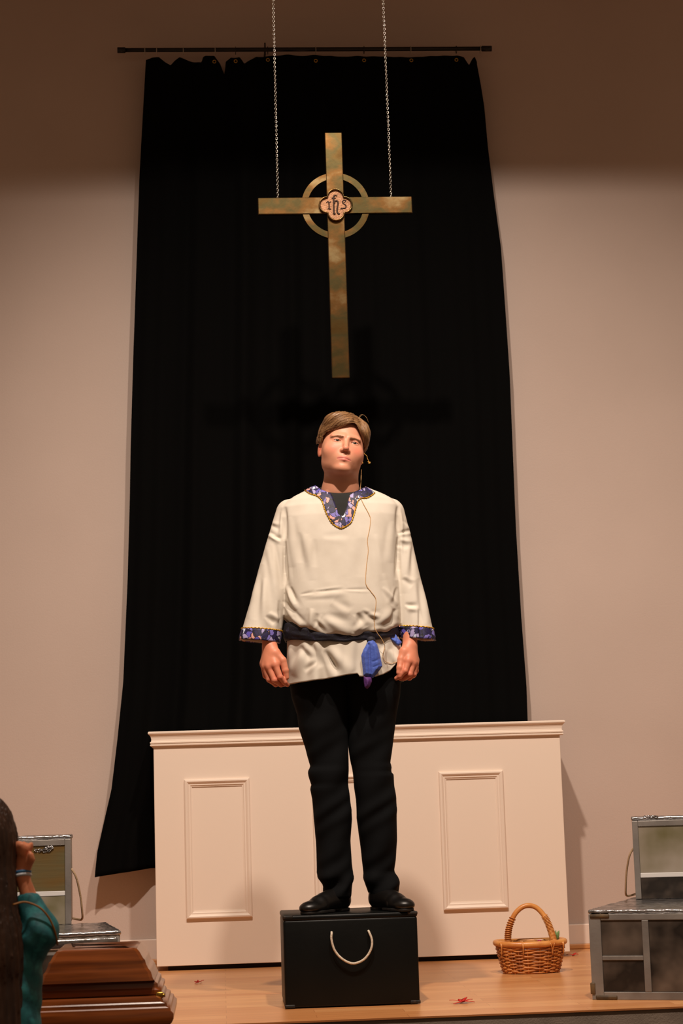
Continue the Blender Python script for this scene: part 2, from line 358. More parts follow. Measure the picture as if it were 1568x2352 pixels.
# ------------------------------------------------------------------ hanging cross
CY = 8.00
cx0 = 0.5542
cr = thing('hanging_cross', 'brass ringed cross hanging on two chains in front of the curtain', 'cross', (cx0, CY, 2.55))
bw = 0.0384
part('upright', boxm((cx0-bw, CY-.012, 2.549), (cx0+bw, CY+.012, 3.664), 0.003), M_cross, cr, smooth=False)
part('crossbar', merge(boxm((0.2121, CY-.0135, 3.289), (cx0-.0365, CY+.012, 3.3655), 0.003), boxm((cx0+.0365, CY-.0135, 3.289), (0.8935, CY+.012, 3.3655), 0.003)), M_cross, cr, smooth=False)
zc = 3.3268
def ring_flat(c, Ro, Ri, y0, y1, n=96):
    V = []; F = []
    for k in range(n):
        a = 2*math.pi*k/n
        for R_, y in ((Ro, y0), (Ri, y0), (Ri, y1), (Ro, y1)): V.append((c[0]+R_*math.cos(a), y, c[1]+R_*math.sin(a)))
    for k in range(n):
        l = (k+1) % n
        for s in range(4): F.append((k*4+s, l*4+s, l*4+(s+1) % 4, k*4+(s+1) % 4))
    return fixn((np.array(V), F))
part('ring', ring_flat((cx0, zc), 0.1505, 0.1235, CY-.0095, CY+.0095), M_cross, cr, smooth=True, autosm=30)
def quatrefoil(s=1.0, n=240):
    # outline of four overlapping lobes
    P = []
    for k in range(n):
        a = 2*math.pi*k/n; best = 0; d = np.array([math.cos(a), math.sin(a)])
        for c, rx, rz in (((.039, 0), .036, .037), ((-.039, 0), .036, .037), ((0, .032), .0385, .042), ((0, -.032), .0385, .042)):
            # ray-ellipse farthest hit
            A = (d[0]/rx)**2+(d[1]/rz)**2; B = -2*(d[0]*c[0]/rx**2+d[1]*c[1]/rz**2); Cc = (c[0]/rx)**2+(c[1]/rz)**2-1
            D = B*B-4*A*Cc
            if D >= 0: best = max(best, (-B+math.sqrt(D))/(2*A))
        P.append(d*best*s)
    return np.array(P)
Qf = quatrefoil()
def qring(s, y): return [(cx0+p[0]*s, y, zc+p[1]*s) for p in Qf]
emb = part('emblem', fixn(loft([qring(.98, CY-.012), qring(1.0, CY-.022), qring(.955, CY-.026), qring(.90, CY-.024), qring(.875, CY-.018)], caps=True)), M_medal, cr, autosm=40)
rimP = np.array(qring(.955, CY-.0245))
part('rim', tube(rimP, 0.0036, 8, closed=True), M_cross, emb)
def stroke_letter(pts, r, n=24):
    P = smoothline([(cx0+a, CY-.0185, zc+b) for a, b in pts], n); return tube(P, r, 8, flat=1.0)
L_i = merge(stroke_letter([(-.034, .017), (-.030, .011), (-.029, 0), (-.029, -.013), (-.026, -.020)], .0030), stroke_letter([(-.041, .011), (-.034, .016), (-.028, .011), (-.021, .016)], .0024), stroke_letter([(-.036, -.018), (-.029, -.015), (-.022, -.019)], .0024))
L_h = merge(stroke_letter([(-.003, .045), (-.0075, .036), (-.0085, .015), (-.0085, -.02), (-.0075, -.043)], .0038), stroke_letter([(-.014, .030), (-.006, .040), (.000, .044), (.008, .041)], .0026), stroke_letter([(-.008, .006), (-.001, .018), (.008, .018), (.011, .006), (.007, -.012), (.006, -.032), (.010, -.040), (.017, -.040)], .0038), stroke_letter([(-.013, -.040), (-.007, -.036), (-.002, -.042)], .0026), stroke_letter([(-.017, .028), (-.008, .032), (.002, .030)], .0022))
L_s = merge(stroke_letter([(.047, .019), (.038, .022), (.031, .016), (.033, .008), (.041, .002), (.046, -.006), (.042, -.014), (.034, -.015), (.026, -.018)], .0030), stroke_letter([(.036, .012), (.041, .013), (.046, .018)], .0022), stroke_letter([(.028, -.019), (.025, -.014), (.022, -.019)], .0024))
for nm, L_ in (('letter_i', L_i), ('letter_h', L_h), ('letter_s', L_s)): part('letter', L_, M_inlay, emb, label='dark engraved letter')

def link(c, a, L_=0.0118, w=0.0040, r=0.00100, tilt=0.0):
    P = []; n = 14
    for k in range(n):
        t = 2*math.pi*k/n; x = w*math.cos(t); z = (L_/2-w)*np.sign(math.sin(t))*(1 if abs(math.sin(t)) > .01 else 0)+w*math.sin(t)
        P.append((c[0]+x*math.cos(a), c[1]+x*math.sin(a), c[2]+z))
    return tube(P, r, 5, closed=True)
for side, (pa, pb) in (('left', ((638, 455), (627, 0))), ('right', ((898, 453), (879.5, 0)))):
    A = q(*pa, CY); B = q(*pb, CY); A[2] = 3.370; d = (B-A)/(B[2]-A[2]); top = 5.29
    ch = []; z = A[2]-.003; k = 0
    while z < top:
        c = A+d*(z-A[2]); ch.append(link(c, (math.pi/2)*(k % 2)+0.30*math.sin(k*.13+(side == 'left'))+.15))
        z += 0.0098; k += 1
    tag(part('hanging_chain', merge(*ch), M_chain), 'silver chain holding up the %s arm of the brass cross' % side, 'chain', 'chains of the brass cross')

# ------------------------------------------------------------------ signed-distance modelling
def snets(fn, lo, hi, h):
    lo = np.array(lo, float); hi = np.array(hi, float); n = np.ceil((hi-lo)/h).astype(int)+1
    ax = [(lo[i]+h*np.arange(n[i])).astype(np.float32) for i in range(3)]
    V = np.empty(n, np.float32); step = max(1, int(1.2e6/(n[1]*n[2])))
    for s in range(0, n[0], step):
        X, Y, Z = np.meshgrid(ax[0][s:s+step], ax[1], ax[2], indexing='ij'); V[s:s+step] = fn(X, Y, Z)
    V[0] = V[-1] = 1; V[:, 0] = V[:, -1] = 1; V[:, :, 0] = V[:, :, -1] = 1
    S = V < 0
    cnt = np.zeros(np.array(n)-1, np.int8)
    for a in (0, 1):
        for b in (0, 1):
            for c in (0, 1): cnt += S[a:n[0]-1+a, b:n[1]-1+b, c:n[2]-1+c]
    act = (cnt > 0) & (cnt < 8); idx = -np.ones(act.shape, np.int64); ids = np.argwhere(act); idx[act] = np.arange(len(ids))
    P = np.zeros((len(ids), 3)); Wt = np.zeros(len(ids)); I, J, K = ids.T
    for axis in range(3):
        o = [a for a in range(3) if a != axis]
        for a in (0, 1):
            for b in (0, 1):
                off = [0, 0, 0]; off[o[0]] = a; off[o[1]] = b; e = list(off); e[axis] = 1
                v0 = V[I+off[0], J+off[1], K+off[2]]; v1 = V[I+e[0], J+e[1], K+e[2]]; m = (v0 < 0) != (v1 < 0)
                t = np.where(m, v0/np.where(m, v0-v1, 1), 0); p = np.stack([np.full(len(ids), float(x)) for x in off], 1); p[:, axis] += t
                P[m] += p[m]; Wt[m] += 1
    P = lo+(ids+P/Wt[:, None])*h
    Fs = []
    for axis in range(3):
        b, c = [(1, 2), (2, 0), (0, 1)][axis]
        sl0 = [slice(None)]*3; sl1 = [slice(None)]*3; sl0[axis] = slice(0, -1); sl1[axis] = slice(1, None)
        s0 = S[tuple(sl0)]; s1 = S[tuple(sl1)]; E = np.argwhere(s0 != s1); E = E[(E[:, b] > 0) & (E[:, c] > 0) & (E[:, b] < n[b]-1) & (E[:, c] < n[c]-1)]
        if not len(E): continue
        ins = s0[tuple(E.T)]
        def cell(db, dc):
            G = E.copy(); G[:, b] += db; G[:, c] += dc; return idx[tuple(G.T)]
        Q = np.stack([cell(-1, -1), cell(0, -1), cell(0, 0), cell(-1, 0)], 1); Q[~ins] = Q[~ins][:, ::-1]; Fs.append(Q)
    return P, np.concatenate(Fs)
def normals(P, F):
    a = P[F[:, 2]]-P[F[:, 0]]; b = P[F[:, 3]]-P[F[:, 1]]; fn = np.cross(a, b); N = np.zeros_like(P)
    for k in range(4): np.add.at(N, F[:, k], fn)
    return N/(np.linalg.norm(N, axis=1)[:, None]+1e-12)
def relax(P, F, it=2, lam=0.5):
    for _ in range(it):
        A = np.zeros_like(P); C = np.zeros(len(P))
        for k in range(4):
            np.add.at(A, F[:, k], P[F[:, (k+1) % 4]]+P[F[:, (k+3) % 4]]); np.add.at(C, F[:, k], 2)
        P = P+lam*(A/np.maximum(C, 1)[:, None]-P)
    return P
def smin(a, b, k): h = np.clip(0.5+0.5*(b-a)/k, 0, 1); return b+(a-b)*h-k*h*(1-h)
def smax(a, b, k): return -smin(-a, -b, k)
def ell(X, Y, Z, c, r):
    x, y, z = (X-c[0]), (Y-c[1]), (Z-c[2])
    k0 = np.sqrt((x/r[0])**2+(y/r[1])**2+(z/r[2])**2); k1 = np.sqrt((x/r[0]**2)**2+(y/r[1]**2)**2+(z/r[2]**2)**2)+1e-9
    return k0*(k0-1)/k1
def cap(X, Y, Z, a, b, ra, rb, sc=(1, 1, 1)):
    a = np.asarray(a, float)*sc; b = np.asarray(b, float)*sc; d = b-a; L2 = d@d+1e-12
    x, y, z = X*sc[0]-a[0], Y*sc[1]-a[1], Z*sc[2]-a[2]; t = np.clip((x*d[0]+y*d[1]+z*d[2])/L2, 0, 1)
    return np.sqrt((x-t*d[0])**2+(y-t*d[1])**2+(z-t*d[2])**2)-(ra+(rb-ra)*t)
def polyd(u, v, poly):
    """signed distance to a 2-D polygon, negative inside"""
    poly = np.asarray(poly, float); d = np.full(u.shape, 1e9); s = np.zeros(u.shape, bool); n = len(poly)
    for i in range(n):
        a = poly[i]; b = poly[(i+1) % n]; e = b-a; wu, wv = u-a[0], v-a[1]; t = np.clip((wu*e[0]+wv*e[1])/(e@e), 0, 1)
        d = np.minimum(d, (wu-e[0]*t)**2+(wv-e[1]*t)**2)
        cnd = ((a[1] > v) != (b[1] > v)); xi = a[0]+(v-a[1])*e[0]/(e[1] if abs(e[1]) > 1e-9 else 1e-9); s ^= cnd & (u < xi)
    return np.sqrt(d)*np.where(s, -1, 1)
def uv(X, Y, Z):
    dx, dy, dz = X-CAM[0], Y-CAM[1], Z-CAM[2]
    k = dx*cF[0]+dy*cF[1]+dz*cF[2]
    return 784+FPX*(dx*cR[0]+dy*cR[1]+dz*cR[2])/k, 1176-FPX*(dx*cU[0]+dy*cU[1]+dz*cU[2])/k

# ------------------------------------------------------------------ the standing man
PYc = 7.10
man = thing('person', 'man in cream tunic, black trousers and shoes standing on the black case', 'person', (0.47, PYc, 0.328))
# head frame
HS = 1.05
HC = q(785, 1032.5, 7.09)
def rotm(ax, a):
    c, s = math.cos(a), math.sin(a)
    return np.array({'x': [[1, 0, 0], [0, c, -s], [0, s, c]], 'y': [[c, 0, s], [0, 1, 0], [-s, 0, c]], 'z': [[c, -s, 0], [s, c, 0], [0, 0, 1]]}[ax])
HR = rotm('y', math.radians(10)) @ rotm('z', math.radians(5)) @ rotm('x', math.radians(-13))
def to_head(X, Y, Z):
    x, y, z = (X-HC[0])/HS, (Y-HC[1])/HS, (Z-HC[2])/HS; R_ = HR.T
    return R_[0, 0]*x+R_[0, 1]*y+R_[0, 2]*z, R_[1, 0]*x+R_[1, 1]*y+R_[1, 2]*z, R_[2, 0]*x+R_[2, 1]*y+R_[2, 2]*z
def from_head(P): return HC+HS*(np.asarray(P, float)@HR.T)
def head_sdf(x, y, z):
    ax = np.abs(x)
    d = ell(x, y, z, (0, .012, .034), (.078, .096, .092))
    d = smin(d, ell(x, y, z, (0, -.022, -.028), (.072, .069, .080)), .03)
    d = smin(d, ell(x, y, z, (0, -.016, -.072), (.066, .060, .048)), .028)
    d = smin(d, ell(x, y, z, (0, -.064, -.104), (.028, .024, .019)), .020)
    d = smin(d, ell(ax, y, z, (.040, -.054, -.036), (.031, .027, .029)), .022)
    d = smin(d, ell(x, y, z, (0, -.067, -.068), (.030, .025, .026)), .018)
    d = smin(d, cap(ax, y, z, (.010, -.086, .0115), (.046, -.072, .0150), .0100, .0085), .012)
    d = smax(d, -ell(ax, y, z, (.032, -.101, -.0045), (.0215, .0175, .0105)), .009)
    # eyelids around the eyeball with a narrow slit
    lid = ell(ax, y, z, (.032, -.0730, -.0035), (.0155, .0148, .0125))
    slit = np.sqrt(((ax-.032)/.0125)**2+((z+.0048)/.0034)**2)-1
    lid = np.maximum(lid, -slit*.003)
    d = smin(d, np.where(y < -.06, lid, 1), .003)
    d = np.maximum(d, -np.where(y < -.08, np.maximum(slit*.003, ell(ax, y, z, (.032, -.0730, -.0035), (.017, .017, .015))), 1))
    # nose
    d = smin(d, cap(x, y, z, (0, -.084, .006), (0, -.1015, -.034), .0080, .0090), .010)
    d = smin(d, ell(x, y, z, (0, -.1030, -.0395), (.0110, .0110, .0100)), .006)
    d = smin(d, ell(ax, y, z, (.0115, -.0930, -.0445), (.0070, .0105, .0080)), .005)
    d = smax(d, -ell(ax, y, z, (.0058, -.099, -.0530), (.0038, .0060, .0052)), .002)
    # lips
    d = smax(d, -cap(x, y, z, (0, -.099, -.054), (0, -.097, -.062), .002, .0022), .004)
    d = smin(d, cap(ax, y, z, (.002, -.0905, -.0700), (.0225, -.0825, -.0745), .0032, .0018), .004)
    d = smin(d, cap(ax, y, z, (.000, -.0890, -.0795), (.0195, -.0830, -.0760), .0058, .0018), .004)
    d = smax(d, -cap(ax, y, z, (0, -.0960, -.0742), (.0265, -.0855, -.0768), .0014, .0013), .0015)
    d = smax(d, -cap(x, y, z, (-.012, -.0940, -.0905), (.012, -.0940, -.0905), .0040, .0035), .008)
    # ears
    e = ell(ax*math.cos(.30)-y*math.sin(.30)*1, ax*math.sin(.30)+y*math.cos(.30), z-.12*(y), (.0770*math.cos(.30)-.0030, .0770*math.sin(.30)+.012, -.010), (.0068, .0170, .0305))
    b = ell(ax, y, z, (.088, .003, -.006), (.0085, .009, .018))
    e = smax(e, -b, .004); d = smin(d, e, .005)
    return d
def neck_sdf(X, Y, Z):
    nb = q(781, 1130, 7.115); nt = q(785, 1068, 7.108)
    d = cap(X, Y, Z, nt, nb, .0655, .0665)
    d = smin(d, cap(X, Y, Z, nb-np.array([0, 0, .02]), nb-np.array([0, 0, .12]), .072, .10), .03)
    return d
def upper_sdf(X, Y, Z):
    x, y, z = to_head(X, Y, Z)
    return smin(head_sdf(x, y, z)*HS, neck_sdf(X, Y, Z), .020)
hP, hF = snets(upper_sdf, HC+np.array([-.115, -.145, -.205]), HC+np.array([.115, .125, .16]), 0.0017)
hP = relax(hP, hF, 1, .4)
def skin_col(P):
    """skin tint by place on the head"""
    x, y, z = to_head(P[:, 0], P[:, 1], P[:, 2]); ax = np.abs(x)
    base = np.array(lin((214, 150, 121))); C = np.tile(base, (len(P), 1))
    def blend(w, col):
        nonlocal C
        w = np.clip(w, 0, 1)[:, None]; C = C*(1-w)+np.array(lin(col))*w
    blend(.55*np.exp(-((ax-.044)/.020)**2-((z+.034)/.018)**2)*(y < -.03), (228, 122, 100))
    blend(.4*np.exp(-(ax/.014)**2-((z+.040)/.012)**2)*(y < -.09), (224, 120, 98))
    blend(.6*(ax > .076)*(z < .03)*(z > -.06)*(y > -.03), (222, 116, 92))
    lw = np.clip(1-np.maximum(np.abs(z+.0748)-.0078*np.sqrt(np.clip(1-(ax/.0255)**2, 0, 1)), 0)/.0016, 0, 1)*(y < -.07)*(ax < .0255)
    blend(.7*lw, (206, 112, 106))
    blend(.45*np.exp(-((ax-.032)/.017)**2-((z-.001)/.010)**2)*(y < -.05), (168, 98, 76))  # darker brown tint around the eyes
    return C
body_parts = [(hP, hF)]; body_cols = [skin_col(hP)]

# hands
def hand_sdf(jj, k=0.010):
    wr, th, fs, fa = jj
    def f(X, Y, Z):
        d = cap(X, Y, Z, fa, wr, .034, .0265)
        for i, fg in enumerate(fs):
            rr = (.0172, .0172, .0165, .0155)[i]
            d = smin(d, cap(X, Y, Z, wr+(fg[0]-wr)*.12, fg[0]+(wr-fg[0])*.10, .019, rr), .012)
        d = smin(d, cap(X, Y, Z, wr, th[0], .020, .0185), .014)
        fd = None
        for i, fg in enumerate(fs):
            r = np.array([.0125, .0108, .0098, .0082])*(1, 1, .96, .86)[i]
            for s in range(3):
                c = cap(X, Y, Z, fg[s], fg[s+1], r[s], r[s+1]); fc = c if s == 0 else smin(fc, c, .004)
            fd = fc if fd is None else smin(fd, fc, .0018)
        tr = [.0180, .0140, .0125, .0095]
        for s in range(len(th)-1):
            c = cap(X, Y, Z, th[s], th[s+1], tr[s], tr[s+1]); td = c if s == 0 else smin(td, c, .004)
        d = smin(d, td, .007); d = smin(d, fd, .006)
        return d
    return f
def Q3(L_): return [q(*p) for p in L_]
handL = (q(619, 1482, 7.02), Q3([(632, 1500, 6.995), (649, 1517, 6.985), (655, 1540, 6.983), (658, 1556, 6.985)]),
         [Q3([(633, 1530, 6.975), (643, 1555, 6.972), (653, 1567, 6.985), (660, 1573, 7.000)]),
          Q3([(619, 1535, 6.985), (630, 1562, 6.978), (645, 1572, 7.000), (654, 1572, 7.018)]),
          Q3([(609, 1534, 7.005), (618, 1561, 6.998), (633, 1572, 7.020), (644, 1571, 7.038)]),
          Q3([(604, 1528, 7.030), (609, 1552, 7.025), (621, 1564, 7.042), (632, 1563, 7.058)])], q(619, 1420, 7.05))
handR = (q(941, 1482, 7.02), Q3([(928, 1497, 6.995), (921, 1514, 6.985), (918, 1534, 6.975), (915.5, 1545, 6.972)]),
         [Q3([(937, 1521, 6.975), (930, 1541, 6.968), (918, 1553, 6.975), (910, 1558, 6.985)]),
          Q3([(947, 1526, 6.985), (941, 1549, 6.978), (929, 1557, 6.998), (919, 1559, 7.012)]),
          Q3([(953, 1526, 7.005), (950, 1549, 6.998), (940, 1557, 7.020), (931, 1557, 7.035)]),
          Q3([(955, 1520, 7.030), (955, 1541, 7.025), (949, 1552, 7.045), (940, 1551, 7.058)])], q(941, 1420, 7.05))
def hand_cols(P, jj):
    base = np.array(lin((216, 138, 108))); C = np.tile(base, (len(P), 1)); red = np.array(lin((212, 104, 84)))
    for fg in jj[2]:
        for j, p in enumerate(fg[:3]):
            d = np.linalg.norm(P-p, axis=1); w = (.6*np.exp(-(d/.014)**2))[:, None]; C = C*(1-w)+red*w
    return C
for jj in (handL, handR):
    c = jj[0]; p_, f_ = snets(hand_sdf(jj), c+np.array([-.075, -.11, -.20]), c+np.array([.075, .11, .13]), 0.0016)
    p_ = relax(p_, f_, 1, .3); body_parts.append((p_, f_)); body_cols.append(hand_cols(p_, jj))

# torso, arms and legs of the body itself, all under the clothes
def core_sdf(X, Y, Z):
    nb = q(781, 1130, 7.115)
    d = ell(X, Y, Z, (.47, 7.12, 1.66), (.155, .085, .27))
    d = smin(d, ell(X, Y, Z, (.475, 7.12, 1.28), (.13, .085, .20)), .05)
    d = smin(d, cap(X, Y, Z, nb-np.array([0, 0, .22]), nb-np.array([0, 0, .05]), .08, .055), .03)
    for sh, el, fa in (((.29, 7.11, 1.80), q(625, 1330, 7.10), handL[3]), ((.665, 7.11, 1.80), q(940, 1330, 7.10), handR[3])):
        d = smin(d, cap(X, Y, Z, (.47, 7.12, 1.78), sh, .05, .045), .03); d = smin(d, cap(X, Y, Z, sh, el, .045, .038), .02)
        d = smin(d, cap(X, Y, Z, el, fa, .038, .033), .02)
    for a, b, c_ in (((.39, 7.12, 1.2), q(752, 1850, 7.10), q(768, 2050, 7.12)), ((.56, 7.12, 1.2), q(855, 1850, 7.10), q(880, 2050, 7.12))):
        d = smin(d, cap(X, Y, Z, a, b, .06, .042), .02); d = smin(d, cap(X, Y, Z, b, c_, .042, .03), .02)
    return d
cP, cFc = snets(core_sdf, (.05, 6.94, .36), (.86, 7.28, 1.97), 0.009)
body_parts.append((cP, cFc)); body_cols.append(np.tile(np.array(lin((228, 160, 130))), (len(cP), 1)))
Vb = np.concatenate([p for p, _ in body_parts]); off = 0; Fb = []
for p, f_ in body_parts: Fb.append(f_+off); off += len(p)
body = part('body', (Vb, np.concatenate(Fb)), M_skin, man, cols=np.concatenate(body_cols))

# eyes
def uvsphere(c, r, n=20, m=12):
    V = []; F = []; r = np.broadcast_to(r, (3,))
    for j in range(m+1):
        b = math.pi*j/m
        for i in range(n): a = 2*math.pi*i/n; V.append((c[0]+r[0]*math.sin(b)*math.cos(a), c[1]+r[1]*math.sin(b)*math.sin(a), c[2]+r[2]*math.cos(b)))
    for j in range(m):
        for i in range(n): k = (i+1) % n; F.append((j*n+i, (j+1)*n+i, (j+1)*n+k, j*n+k))
    return np.array(V), F
for s in (-1, 1):
    V_, F_ = uvsphere((.032*s, -.0730, -.0035), .0128); e = part('eyeball', (from_head(V_), F_), M_eye, man)
    g = np.array([.0016*1, -.0124, -.0008]); V_, F_ = uvsphere((.032*s+.0004, -.0730-.0098, -.0042), (.0060, .0040, .0060), 16, 10); part('iris', (from_head(V_), F_), M_iris, e, label='dark iris')
bh, bf = upper_sdf, None
HB = BVHTree.FromPolygons([Vector(v) for v in hP], [tuple(int(i) for i in f_) for f_ in hF])
def on_head(p, off=0.0):
    d = HR@np.array([0, 1.0, 0]); o = from_head(np.array([p[0], -.2, p[2]])); h = HB.ray_cast(Vector(o), Vector(d))
    return np.array(h[0])+np.array(h[1])*off if h[0] is not None else from_head(np.array([p[0], -.07, p[2]]))
for s in (-1, 1):
    st = []
    for k in range(34):
        t = k/33; cx_ = s*(.011+.038*t); cz_ = .0068+.0055*math.sin(t*2.2)-.003*t
        for j in range(3):
            a = (cx_+rng.normal()*.0008, 0, cz_+rng.normal()*.0014); b = (a[0]+s*.006, 0, a[2]+.0018*(1-2*t))
            st.append(tube([on_head(a, .0002), on_head(((a[0]+b[0])/2, 0, (a[2]+b[2])/2), .0004), on_head(b, .0003)], [.0004, .0005, .0002], 4, caps=False))
    part('eyebrow', merge(*st), M_brow, man)

# hair
face_poly = [(737, 1048), (738, 1021), (742, 1004), (750, 991.5), (762, 990), (776, 989), (787, 982), (796, 975.5), (806, 972.5), (815, 973), (822, 983), (828, 1000), (831.5, 1012), (836, 1028), (838, 1048), (838, 1100), (735, 1100)]
hair_poly = [(724, 1030), (725, 1008), (727.5, 992), (731, 980), (737, 967), (744, 958), (753, 951), (766, 945), (780, 942), (794, 941), (808, 942), (815, 945), (819, 952), (823, 951), (829, 953), (838, 957), (844, 963), (849, 972), (852, 984), (852.5, 998), (850.5, 1012), (847, 1026), (844, 1038), (838, 1046), (800, 1090), (745, 1090), (735, 1052), (738, 1027), (735, 1021), (729, 1019)]
def hair_sdf(X, Y, Z):
    x, y, z = to_head(X, Y, Z)
    d = ell(x, y, z, (0, .014, .044), (.098, .112, .102))
    d = smin(d, ell(x, y, z, (-.030, -.050, .085), (.058, .050, .038)), .018)     # swept fringe
    d = smin(d, ell(x, y, z, (.062, -.020, .050), (.034, .055, .06)), .015)
    u, v = uv(X, Y, Z)
    sil = polyd(u, v, hair_poly)*.00162
    d = smax(d, sil, .010)
    pd = polyd(u, v, face_poly)*.00162
    d = smax(d, -np.where(y < .020, pd, .03), .006)
    # nape line and the space round the ears
    d = smax(d, (-(z+.055)-np.clip((y-.045)*.8, -.3, .02))*.8, .008)
    d = smax(d, -ell(np.abs(x), y, z, (.085, .016, -.022), (.030, .032, .046)), .006)
    # parting notch
    a = from_head((.030, -.105, .112)); 
    d = smax(d, -cap(x, y, z, (.026, -.120, .092), (.034, -.02, .150), .0060, .0040), .010)
    return d*HS
def streaks(P):
    u, v = uv(P[:, 0], P[:, 1], P[:, 2]); x, y, z = to_head(P[:, 0], P[:, 1], P[:, 2])
    r = np.hypot(u-802, (v-1004)*1.05); a = np.arctan2(v-1004, u-802)
    s = np.sin(r*1.15+1.6*np.sin(a*3+r*.05))*.45+np.sin(r*2.7+2.2*np.sin(a*2.3)+1)*.4+np.sin(r*.42+a*2.5)*.55
    s2 = np.sin(x*420+np.sin(z*60)*2)*.6+np.sin(x*900+z*40)*.3
    back = np.clip((y-.04)/.03, 0, 1)
    return s*(1-back)+s2*back
rP, rF = snets(hair_sdf, HC+np.array([-.125, -.16, -.10]), HC+np.array([.125, .17, .185]), 0.0019)
rP = relax(rP, rF, 2, .4); rN = normals(rP, rF); st = streaks(rP)
rP = rP+rN*(st*.0013)[:, None]
w = np.clip(.42+.30*st, 0, 1)[:, None]
hc = np.array(lin((86, 56, 32)))*(1-w)+np.array(lin((160, 122, 82)))*w
hair = part('hair', (rP, rF), M_hair, man, cols=hc)
# loose locks swept from the parting over the surface
RB = BVHTree.FromPolygons([Vector(v) for v in rP], [tuple(int(i) for i in f_) for f_ in rF])
lk = []; lc = []
def hit_hair(px, py, off):
    d = ray(px, py); d /= np.linalg.norm(d); h = RB.ray_cast(Vector(CAM), Vector(d))
    return None if h[0] is None else np.array(h[0])+np.array(h[1])*off
ends_l = smoothline([(729, 1012), (731, 998), (736, 994), (745, 992), (757, 989), (768, 989), (779, 986), (788, 980), (797, 975)], 60)
tops_l = smoothline([(729, 988), (734, 974), (742, 961), (754, 952), (770, 945), (786, 944), (797, 945), (804, 950), (808, 958)], 60)
ends_r = smoothline([(824, 980), (829, 996), (834, 1012), (839, 1030), (845, 1030), (849, 1012), (850, 992)], 60)
for k in range(900):
    right = rng.random() < .3
    if right:
        P0 = np.array([819+rng.uniform(0, 5), rng.uniform(953, 972)]); P2 = ends_r[rng.integers(0, 60)]; P1 = np.array([832+rng.uniform(0, 12), rng.uniform(956, 972)])
    else:
        P0 = np.array([813+rng.uniform(-3, 1), rng.uniform(943, 970)]); i_ = rng.integers(0, 60); P2 = ends_l[i_]; k_ = rng.uniform(.55, 1.12); P1 = tops_l[i_]*k_+P2*(1-k_)+rng.normal(size=2)*3
    t0 = rng.uniform(0, .55); t1 = min(1, t0+rng.uniform(.25, .5)); P_ = []
    for t in np.linspace(t0, t1, 8):
        p = P0*(1-t)**2+2*P1*t*(1-t)+P2*t*t; g = hit_hair(p[0], p[1], .0003+.0006*math.sin((t-t0)/(t1-t0)*math.pi))
        if g is None: break
        P_.append(g)
    if len(P_) < 8 or max(np.linalg.norm(np.diff(P_, axis=0), axis=1)) > .02: continue
    V_, F_ = tube(P_, [.0003, .0006, .0008, .0008, .0008, .0007, .0004, .0002], 4, caps=False); lk.append((V_, F_)); t = rng.uniform(0, 1)**1.3
    lc.append(np.tile(np.array(lin((104, 70, 42)))*(1-t)+np.array(lin((170, 130, 88)))*t, (len(V_), 1)))
fly = []
for k in range(3):
    P_ = [q(822+k, 962-k*.3, 7.04), q(828+k*1.5, 952.5+k*.5, 7.05), q(835+k*1.6, 953+k*1.2, 7.05), q(841+k*1.2, 959+k*1.5, 7.05), q(845+k*.6, 968+k*1.5, 7.06)]
    V_, F_ = tube(smoothline(P_, 12), .00022, 4, caps=False); lk.append((V_, F_)); lc.append(np.tile(np.array(lin((190, 150, 100))), (len(V_), 1)))
part('locks', merge(*lk), M_hair, hair, cols=np.concatenate(lc))

# --- tunic
TZ = np.array([1.27, 1.31, 1.34, 1.38, 1.42, 1.50, 1.60, 1.70, 1.80, 1.84, 1.865, 1.885, 1.90, 1.912, 1.925, 1.94])
TA = np.array([.200, .215, .222, .225, .2265, .225, .224, .228, .232, .226, .206, .175, .145, .118, .090, .06])
TB = np.array([.125, .142, .155, .163, .165, .158, .150, .142, .130, .120, .110, .100, .090, .080, .068, .05])
SLEEVE = [dict(a=(.283, 7.11, 1.822), b=q(594, 1480, 7.05), ra=.055, rb=.0755), dict(a=(.668, 7.11, 1.815), b=q(962, 1486, 7.05), ra=.055, rb=.0660)]
def cuffz(X, side):   # sloping lower edge of each cuff
    return np.interp(X, [.07, .25], [1.340, 1.322]) if side == 0 else np.interp(X, [.69, .82], [1.330, 1.318])
def torso_sdf(X, Y, Z):
    a = np.interp(Z, TZ, TA).astype(np.float32); b = np.interp(Z, TZ, TB).astype(np.float32)
    cx_ = np.interp(Z, [1.3, 1.6, 1.9], [.468, .470, .472]); cy_ = np.interp(Z, [1.3, 1.45, 1.7, 1.9], [7.085, 7.085, 7.10, 7.115])
    n = 2.4
    r = (np.abs((X-cx_)/a)**n+np.abs((Y-cy_)/b)**n)**(1/n)
    d = (r-1)*np.minimum(a, b)*.9
    zb = 1.326+.050*np.clip(np.abs(X-.50)/.2, 0, 1.2)**2+.005*np.sin(X*60)+.004*np.sin(X*23+2)
    d = smax(d, zb-Z, .024)
    return smax(d, Z-1.935, .01)
def tunic_full(X, Y, Z):
    d = torso_sdf(X, Y, Z)
    for i, s in enumerate(SLEEVE):
        c = cap(X, Y, Z, s['a'], s['b'], s['ra'], s['rb'], (1, 1.08, 1))
        c = smax(c, cuffz(X, i)-Z, .002)
        inn = np.maximum(cap(X, Y, Z, s['a'], s['b'], s['ra']-.010, s['rb']-.010, (1, 1.08, 1)), Z-1.42)
        d = smin(d, c, .004); d = np.maximum(d, -inn)
    return d
V_in = [(720.5, 1114), (728, 1119), (736, 1125), (748, 1130), (759.5, 1134), (764, 1143), (768, 1154), (772, 1166), (776, 1178.6), (780, 1184), (786, 1186.5), (790, 1183), (793, 1175), (796, 1165), (799, 1155), (801, 1146), (802.6, 1139), (813, 1132), (826, 1127), (839, 1119)]
